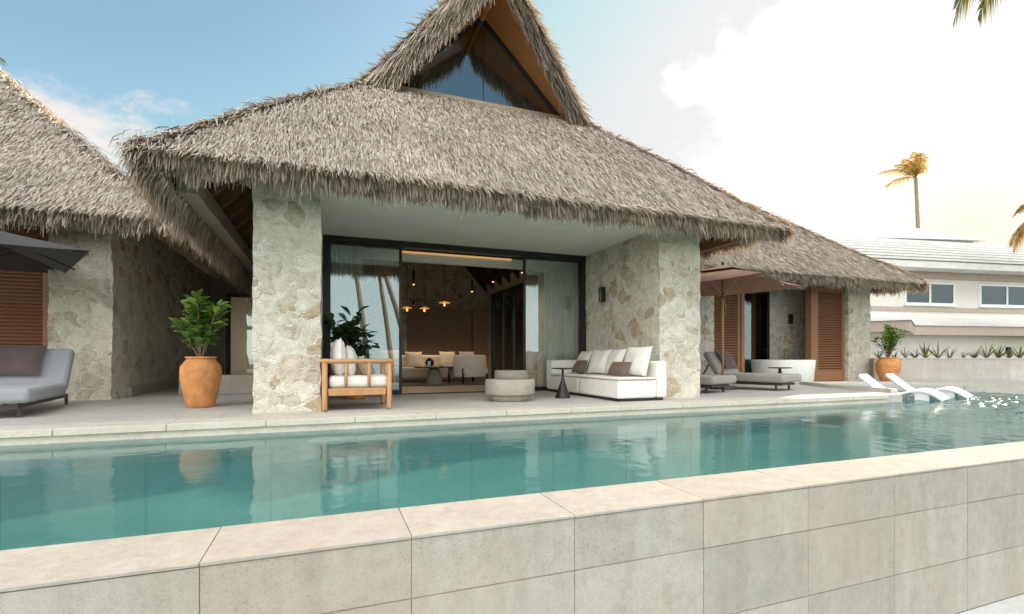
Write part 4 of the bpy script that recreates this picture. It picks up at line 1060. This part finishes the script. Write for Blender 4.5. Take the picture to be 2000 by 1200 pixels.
# ------------------------------------------------------------------ palms
def palm(label,base,height,lean,nf,fl,seed,mat='frond',wind=(0,0,0),grp='palm trees',rad=.16,droop=1.0,leaflets=34,cat='palm tree',up=(.1,1.2),grav=1.0):
    rd=random.Random(seed); r=thing('palm_tree',label,cat,base,0,grp)
    top=Vector((lean[0],lean[1],height)); mid=Vector((lean[0]*.25,lean[1]*.25,height*.5)); n=14
    pts=[Vector((0,0,0))*(1-t)**2+mid*2*t*(1-t)+top*t*t for t in [i/n for i in range(n+1)]]
    m=MB(); m.tube(pts,[rad*(1.25-.55*i/n+(.04 if i%2 else 0)) for i in range(n+1)],10); m.build('trunk',M['bark'],r,local=True)
    m=MB(); W=Vector(wind)
    for q in range(nf):
        a=q*2.399+rd.uniform(-.3,.3); el=rd.uniform(*up); L=fl*rd.uniform(.75,1.1)
        d=Vector((math.cos(a)*math.cos(el),math.sin(a)*math.cos(el),math.sin(el))); p=top.copy(); path=[p.copy()]; steps=9
        for i in range(steps):
            d=(d+Vector((0,0,-.16*droop*grav*(1+i*.12)))+W*.12).normalized(); p=p+d*L/steps; path.append(p.copy())
        m.tube(path,[.03*(1-i/(steps+1))*fl/2.6+.004 for i in range(steps+1)],4,0,False)
        for k in range(leaflets):
            f=.12+.88*k/leaflets; i=min(steps-1,int(f*steps)); c=path[i].lerp(path[i+1],f*steps-i); t_=(path[i+1]-path[i]).normalized()
            sd=t_.cross(Vector((0,0,1)));
            sd=sd.normalized() if sd.length>.05 else Vector((1,0,0)); ll=fl*.30*math.sin(math.pi*(.12+.86*f))**.7*rd.uniform(.8,1.15)
            for s in (-1,1):
                dd=(sd*s+t_*.75+Vector((0,0,-.25*droop-rd.uniform(0,.25)))+W*.4).normalized(); w=.018*fl/2.6*1.5; nv=t_.cross(dd).normalized()*.0+t_*w
                e=c+dd*ll; md=c+dd*ll*.5+Vector((0,0,.02)); e=e+Vector((0,0,-ll*.22*droop))
                m.add([c-nv,c+nv,md+nv*1.1,md-nv*1.1,e],[(0,1,2,3),(3,2,4)],0,True)
    m.build('crown',M[mat],r,local=True); return r
gp='palm trees behind the roofs'
x,y=cam_frame(33.4,40.0); palm('tall lone palm with a wind blown golden crown behind the white house',(x,y,-1.3),16.6,(-.5,.2,),8,2.7,2,'frond_gold',(-.85,.1,.05),gp,.16,1.2,30,up=(.55,1.5),grav=.6)
x,y=cam_frame(54.2,55.0); palm('small palm crown just showing above the white house roof',(x,y,-1.3),13.6,(0,0),14,2.6,6,'frond_dry',(-.3,0,0),gp,.2,1.0,24)
x,y=cam_frame(25.3,22.5); palm('palm whose drooping fronds reach in at the edge above the white house',(x,y,-1.3),8.9,(.2,0),18,3.1,8,'frond_dry',(-.35,.1,-.1),gp,.17,1.3,34)
x,y=cam_frame(13.95,12.8); palm('tall palm whose frond tips hang in at the top corner of the sky',(x,y,-.01),12.75,(.3,-.2),18,3.2,12,'frond',(-.3,0,-.1),gp,.15,1.3,40)
x,y=cam_frame(-28.5,25.0); palm('palm with green frond tips showing over the pavilion ridge',(x,y,-1.3),16.2,(.4,0),16,2.8,14,'frond',(0,0,0),gp,.17,1.0,34)
gs='slender palms on the shore reflected in the glass doors'
for i,(x,y,h_,lx,ly) in enumerate([(2.3,-9.0,11,-1.6,0),(4.6,-8.0,10.5,-3.2,.3),(3.9,-11.5,12,-1.8,-.5),(-1.0,-10,12,1.6,0),(9.5,-9,10,1.0,.4),(6.6,-12,11,-1.5,0),(-6,-9,10,-1,0)]):
    palm('slender palm trunk on the shore mirrored in the glass of the sliding doors',(x,y,-1.31),h_,(lx,ly),15,2.6,20+i,'frond',(-.2,0,0),gs,.13,1.1,26)
m=MB(); rd=random.Random(5)
for i in range(2600):
    x=rd.uniform(-16,20); y=rd.uniform(-13.5,-12); hgt=.5+.5*noise.noise((x*.5,y,3))
    p=Vector((x,y,-1.31+rd.uniform(.05,1.0)*max(.2,hgt+.5))); d=Vector((rd.uniform(-1,1),rd.uniform(-1,1),rd.uniform(-.2,1))).normalized(); s=d.cross(Vector((0,0,1))).normalized()*.07
    m.add([p,p+d*.15+s,p+d*.34,p+d*.15-s],[(0,1,2,3)])
tag(m.build('shore_shrubs',M['leaf_dark']),None,None,None,'stuff')

# ------------------------------------------------------------------ living room
# rug
m=MB(); m.box(.9,4.9,12.2,16.0,.006,.022); tag(m.build('rug',M['rug'],loc=(2.9,14,0)),'dark rug under the seats of the living room','rug')
r=thing('armchair','rounded cream armchair with dark legs, its back turned to the open doors','armchair',(3.62,12.95,0.022),R(20))
m=MB(); m.box(-.42,.42,-.40,.40,.20,.44,r=.10,seg=4); m.build('seat',M['cream_fab'],r,local=True)
m=MB(); pts=[];vs=[];fs=[]; n=24
for i in range(n+1):
    a=math.pi*(1.0+i/n)
    for (rr,z) in ((.50,.18),(.52,.45),(.50,.72),(.44,.76),(.38,.72),(.36,.45),(.36,.18)): vs.append((rr*math.cos(a)*1.0,rr*math.sin(a)*.92,z))
for i in range(n):
    for j in range(6): k=i*7+j; fs.append((k,k+7,k+8,k+1))
fs+= [tuple(range(7)),tuple(n*7+k for k in range(7))[::-1]]
m.add(vs,fs,0,True); m.build('backrest',M['cream_fab'],r,local=True)
for x,y in ((-.40,-.33),(.40,-.33),(-.40,.33),(.40,.33)):
    m=MB(); m.bar((x,y,0),(x,y,.40),.04); m.build('leg',M['black'],r,local=True)
r=thing('sofa','low cream sofa inside the living room behind the cone based table','sofa',(2.62,14.2,.022))
m=MB(); m.box(-1.25,1.25,-.45,.45,.10,.42,r=.06,seg=3); m.build('seat',M['cream_fab'],r,local=True)
m=MB(); m.box(-1.25,1.25,.30,.52,.42,.76,r=.07,seg=3); m.build('backrest',M['cream_fab'],r,local=True)
for x in (-1.33,1.33): m=MB(); m.box(x-.13,x+.13,-.45,.52,.08,.62,r=.07,seg=3); m.build('arm',M['cream_fab'],r,local=True)
gi='cushions in the living room'
loose_cushion('pale square cushion on the cream living room sofa beside the open door frame','white_fab',(1.67,14.22,0.70),(R(66),0,R(-6)),(.55,.5,.16),group=gi)
loose_cushion('cream cushion in the middle of the living room sofa','cream_fab',(2.37,14.25,0.67),(R(66),0,R(5)),(.5,.46,.16),group=gi)
loose_cushion('pale cushion at the end of the living room sofa by the armchair','white_fab',(3.37,14.25,0.68),(R(66),0,R(8)),(.5,.46,.16),group=gi)
loose_cushion('white cushion standing in the rounded cream armchair','white_fab',(3.62,13.0,.68),(R(70),0,R(20)),(.50,.42,.15),group=gi)
r=thing('coffee_table','round dark topped coffee table on a pale cone base in the living room','coffee table',(2.68,12.95,.022))
m=MB(); m.lathe([(.25,0),(.24,.02),(.15,.36),(.14,.40)],36); m.build('pedestal',M['concrete'],r,local=True)
m=MB(); m.lathe([(.14,.40),(.52,.415),(.53,.43),(.52,.445),(.0001,.446)],44); m.build('table_top',M['mirror_dark'],r,local=True)
m=MB(); m.lathe([(.04,0),(.09,.03),(.12,.10),(.10,.17),(.05,.21),(.055,.23),(.0001,.23)],24); o=m.build('vase',M['black'],local=True); o.location=(2.58,13.05,.469); tag(o,'round black vase on the living room coffee table','vase')
m=MB(); m.lathe([(.035,0),(.04,.005),(.04,.14),(.034,.145),(.0001,.14)],20); o=m.build('candle',M['white_gloss'],local=True); o.location=(2.50,12.72,.469); tag(o,'white candle cup beside the black vase on the coffee table','candle')
m=MB(); m.box(-.15,.15,-.11,.11,0,.025,r=.003,seg=1); m.box(-.13,.13,-.1,.1,.026,.05,r=.003,seg=1); o=m.build('book_stack',M['white_trim'],local=True); o.location=(2.98,12.85,.469); o.rotation_euler=(0,0,.3); tag(o,'two pale books stacked on the living room coffee table','books')

# pendant lamps: positions worked out from where they hang in the room
def at(u,v,Y):
    th=math.atan((u-1000)/960)+YAW; x=Y*math.tan(th); dep=Y*math.cos(YAW)+x*math.sin(YAW); return (x,Y,CAMZ+(698-v)/960*dep)
def roof_in(x): return 3.3+(6.4-3.3)*(1-abs(x-2.7)/2.8)-.12
def pendant_tube(loc,label):
    r=thing('pendant_lamp',label,'pendant lamp',loc,0,'slim black pendant lamps')
    m=MB(); m.tube([(0,0,0),(0,0,.34)],.032,14); m.build('lamp_shade',M['black'],r,local=True)
    m=MB(); m.lathe([(.0001,-.035),(.02,-.03),(.028,-.012),(.028,-.001)],14); m.build('bulb',M['bulb'],r,local=True)
    m=MB(); m.tube([(0,0,.34),(0,0,roof_in(loc[0])-loc[2])],.006,6); m.build('cord',M['black'],r,local=True)
    l=bpy.data.lights.new('pendant_light','SPOT'); l.spot_size=R(150); l.spot_blend=.25; l.energy=4; l.color=(1,.70,.42); l.shadow_soft_size=.12; o=bpy.data.objects.new('pendant_light',l); COL.objects.link(o); o.parent=r; o.location=(0,0,-.08)
pendant_tube(at(808,555,12.6),'slim black pendant lamp hanging beside the door frame above the sofa cushions')
pendant_tube(at(922,569,13.8),'slim black pendant lamp hanging lowest of the slim ones before the back wall')
pendant_tube(at(963,550,12.8),'slim black pendant lamp hanging beside the inner glazed doors')
pendant_tube(at(1020,532,11.6),'slim black pendant lamp hanging next to the sliding door edge')
def pendant_disc(loc,label,rs,sh):
    r=thing('pendant_lamp',label,'pendant lamp',loc,0,'disc shaded pendant lamps')
    m=MB(); m.lathe([(.03,.05),(rs*.5,.03),(rs,.005),(rs,-.005),(rs*.5,.012),(.03,.03)],32); m.build('lamp_shade',M[sh],r,local=True)
    m=MB(); m.lathe([(.0001,-.10),(.022,-.095),(.032,-.07),(.026,-.03),(.015,-.001)],16); m.build('bulb',M['bulb'] if sh!='black' else M['mirror_dark'],r,local=True)
    m=MB(); m.tube([(0,0,.05),(0,0,roof_in(loc[0])-loc[2])],.006,6); m.build('cord',M['black'],r,local=True)
    if sh!='black':
        l=bpy.data.lights.new('pendant_light','SPOT'); l.spot_size=R(150); l.spot_blend=.25; l.energy=5; l.color=(1,.66,.36); l.shadow_soft_size=.12; o=bpy.data.objects.new('pendant_light',l); COL.objects.link(o); o.parent=r; o.location=(0,0,-.2)
pendant_disc(at(808,588,13.4),'broad black disc pendant lamp above the coffee table',.26,'black')
M['copper']=emit('lit_copper_shade',(1,.33,.05),.16)
pendant_disc(at(795,602,14.6),'copper disc pendant lamp nearest the door frame and the fireplace',.15,'copper')
pendant_disc(at(829,603,14.4),'copper disc pendant lamp hanging in front of the chimney',.15,'copper')
pendant_disc(at(868,592,14.0),'copper disc pendant lamp in front of the oak wall panel',.16,'copper')

# ------------------------------------------------------------------ sky, sun, camera
SUN_AZ=math.atan((1935-1000)/960)+YAW; SUN_EL=R(15.4)
sd=Vector((math.sin(SUN_AZ)*math.cos(SUN_EL),math.cos(SUN_AZ)*math.cos(SUN_EL),math.sin(SUN_EL)))
W=bpy.data.worlds.new('World'); S.world=W; W.use_nodes=True; nt=W.node_tree
bg=nt.nodes['Background']
sky=nt.nodes.new('ShaderNodeTexSky'); sky.sky_type='NISHITA'; sky.sun_disc=False; sky.sun_elevation=SUN_EL; sky.sun_rotation=SUN_AZ; sky.air_density=1.0; sky.dust_density=.6; sky.ozone_density=1.6; sky.altitude=0
def wn(t,**k):
    x=nt.nodes.new(t)
    for a,b in k.items(): setattr(x,a,b)
    return x
def wmath(op,a,b=None,clamp=False,c=None):
    m=wn('ShaderNodeMath',operation=op,use_clamp=clamp)
    for s,v in zip(m.inputs,(a,b,c)):
        if v is None: continue
        if isinstance(v,(int,float)): s.default_value=v
        else: nt.links.new(v,s)
    return m.outputs[0]
tc=wn('ShaderNodeTexCoord'); dirv=tc.outputs['Generated']
def dirpx(u,v):
    th=math.atan((u-1000)/960); dd=math.hypot(u-1000,960); el=math.atan((698-v)/dd); a=th+YAW
    return Vector((math.sin(a)*math.cos(el),math.cos(a)*math.cos(el),math.sin(el)))
def dot(vec):
    d=wn('ShaderNodeVectorMath',operation='DOT_PRODUCT'); nt.links.new(dirv,d.inputs[0]); d.inputs[1].default_value=vec; return d.outputs['Value']
def wnoise(scale,det,rough,sc=(1,1,1.6)):
    mp=wn('ShaderNodeMapping'); nt.links.new(dirv,mp.inputs[0]); mp.inputs['Scale'].default_value=sc
    n=wn('ShaderNodeTexNoise'); nt.links.new(mp.outputs[0],n.inputs[0]); n.inputs['Scale'].default_value=scale; n.inputs['Detail'].default_value=det; n.inputs['Roughness'].default_value=rough; return n.outputs[0]
def smooth(x,a,b):
    m=wn('ShaderNodeMapRange',interpolation_type='SMOOTHSTEP'); nt.links.new(x,m.inputs[0]); m.inputs[1].default_value=a; m.inputs[2].default_value=b; return m.outputs[0]
def cmix(f,a,b,mode='MIX'):
    m=wn('ShaderNodeMix',data_type='RGBA',blend_type=mode)
    for s,v in ((m.inputs[0],f),(m.inputs[6],a),(m.inputs[7],b)):
        if isinstance(v,(int,float)): s.default_value=v
        elif isinstance(v,tuple): s.default_value=(*v,1)
        else: nt.links.new(v,s)
    return m.outputs[2]
SKYK=.12
n1=wnoise(5,7,.6); n2=wnoise(14,6,.6)
nn=wmath('ADD',wmath('MULTIPLY',wmath('SUBTRACT',n1,.5),.24),wmath('MULTIPLY',wmath('SUBTRACT',n2,.5),.07))
# the big cumulus bank in front of the sun
big=smooth(wmath('ADD',dot(dirpx(2060,470)),nn),.835,.875)
small=smooth(wmath('ADD',dot(dirpx(150,350)),wmath('MULTIPLY',nn,.35)),.985,1.0)
# thin veil brightening towards the sun
sdot=wmath('MAXIMUM',dot(sd),0)
veil=wmath('ADD',wmath('MULTIPLY',wmath('POWER',sdot,4),.42),.0,True)
# unseen bright sky added overhead, behind the viewer, to fill the shaded facade
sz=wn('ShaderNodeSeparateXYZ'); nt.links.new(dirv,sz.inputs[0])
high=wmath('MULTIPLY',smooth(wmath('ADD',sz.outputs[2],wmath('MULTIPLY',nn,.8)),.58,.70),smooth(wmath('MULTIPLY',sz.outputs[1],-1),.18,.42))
base=sky.outputs[0]
cold=cmix(1,cmix(1,base,(.70,.72,.61),'MULTIPLY'),(1.58,1.66,1.73),'DARKEN')
c1=cmix(veil,cold,(2.9,2.8,2.7))
c2=cmix(wmath('MULTIPLY',small,.8),c1,(2.3,2.08,1.95))
core=wmath('POWER',sdot,22)
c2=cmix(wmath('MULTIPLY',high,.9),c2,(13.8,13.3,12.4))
back_fill=wmath('MULTIPLY',smooth(wmath('MULTIPLY',sz.outputs[1],-1),-.25,.25),wmath('SUBTRACT',1,smooth(sz.outputs[2],.26,.46)))  # low sky behind the viewer brightened to fill the shaded loggia walls
c2=cmix(wmath('MULTIPLY',back_fill,.85),c2,(3.5,3.8,3.7))
left_fill=wmath('MULTIPLY',smooth(dot(Vector((-.95,-.31,0))),.35,.75),wmath('SUBTRACT',1,smooth(sz.outputs[2],.35,.6)))  # unseen bright lobe added at the left, lighting the loggia's side wall
c2=cmix(wmath('MULTIPLY',left_fill,.9),c2,(9.0,8.8,8.2))
cl=cmix(core,cmix(smooth(n1,.35,.62),(2.12,2.10,2.10),(2.5,2.48,2.47)),(3.0,2.85,2.6))
glow=wmath('POWER',wmath('MAXIMUM',dot(dirpx(1890,470)),0),170)
cl=cmix(wmath('MULTIPLY',glow,.8),cl,(2.5,2.15,1.7))
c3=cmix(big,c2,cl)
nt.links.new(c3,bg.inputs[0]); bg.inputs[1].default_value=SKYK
L=bpy.data.lights.new('sun','SUN'); L.energy=2.7; L.angle=R(.5); L.color=(1,.80,.58); so=bpy.data.objects.new('sun',L); COL.objects.link(so)
so.rotation_euler=(-sd).to_track_quat('-Z','Y').to_euler(); so.location=(0,0,30)
cam=bpy.data.cameras.new('camera'); co=bpy.data.objects.new('camera',cam); COL.objects.link(co); S.camera=co
co.location=(0,0,CAMZ); co.rotation_euler=(R(90),0,-YAW); cam.sensor_width=36; cam.lens=960/2000*36; cam.shift_y=98/2000; cam.clip_end=3000; cam.clip_start=.05
S.view_settings.view_transform='Standard'; S.view_settings.look='None'; S.view_settings.exposure=1.9; S.view_settings.gamma=1
S.cycles.use_denoising=True; S.cycles.max_bounces=10; S.cycles.transparent_max_bounces=16; S.cycles.sample_clamp_indirect=6; S.cycles.sample_clamp_direct=5
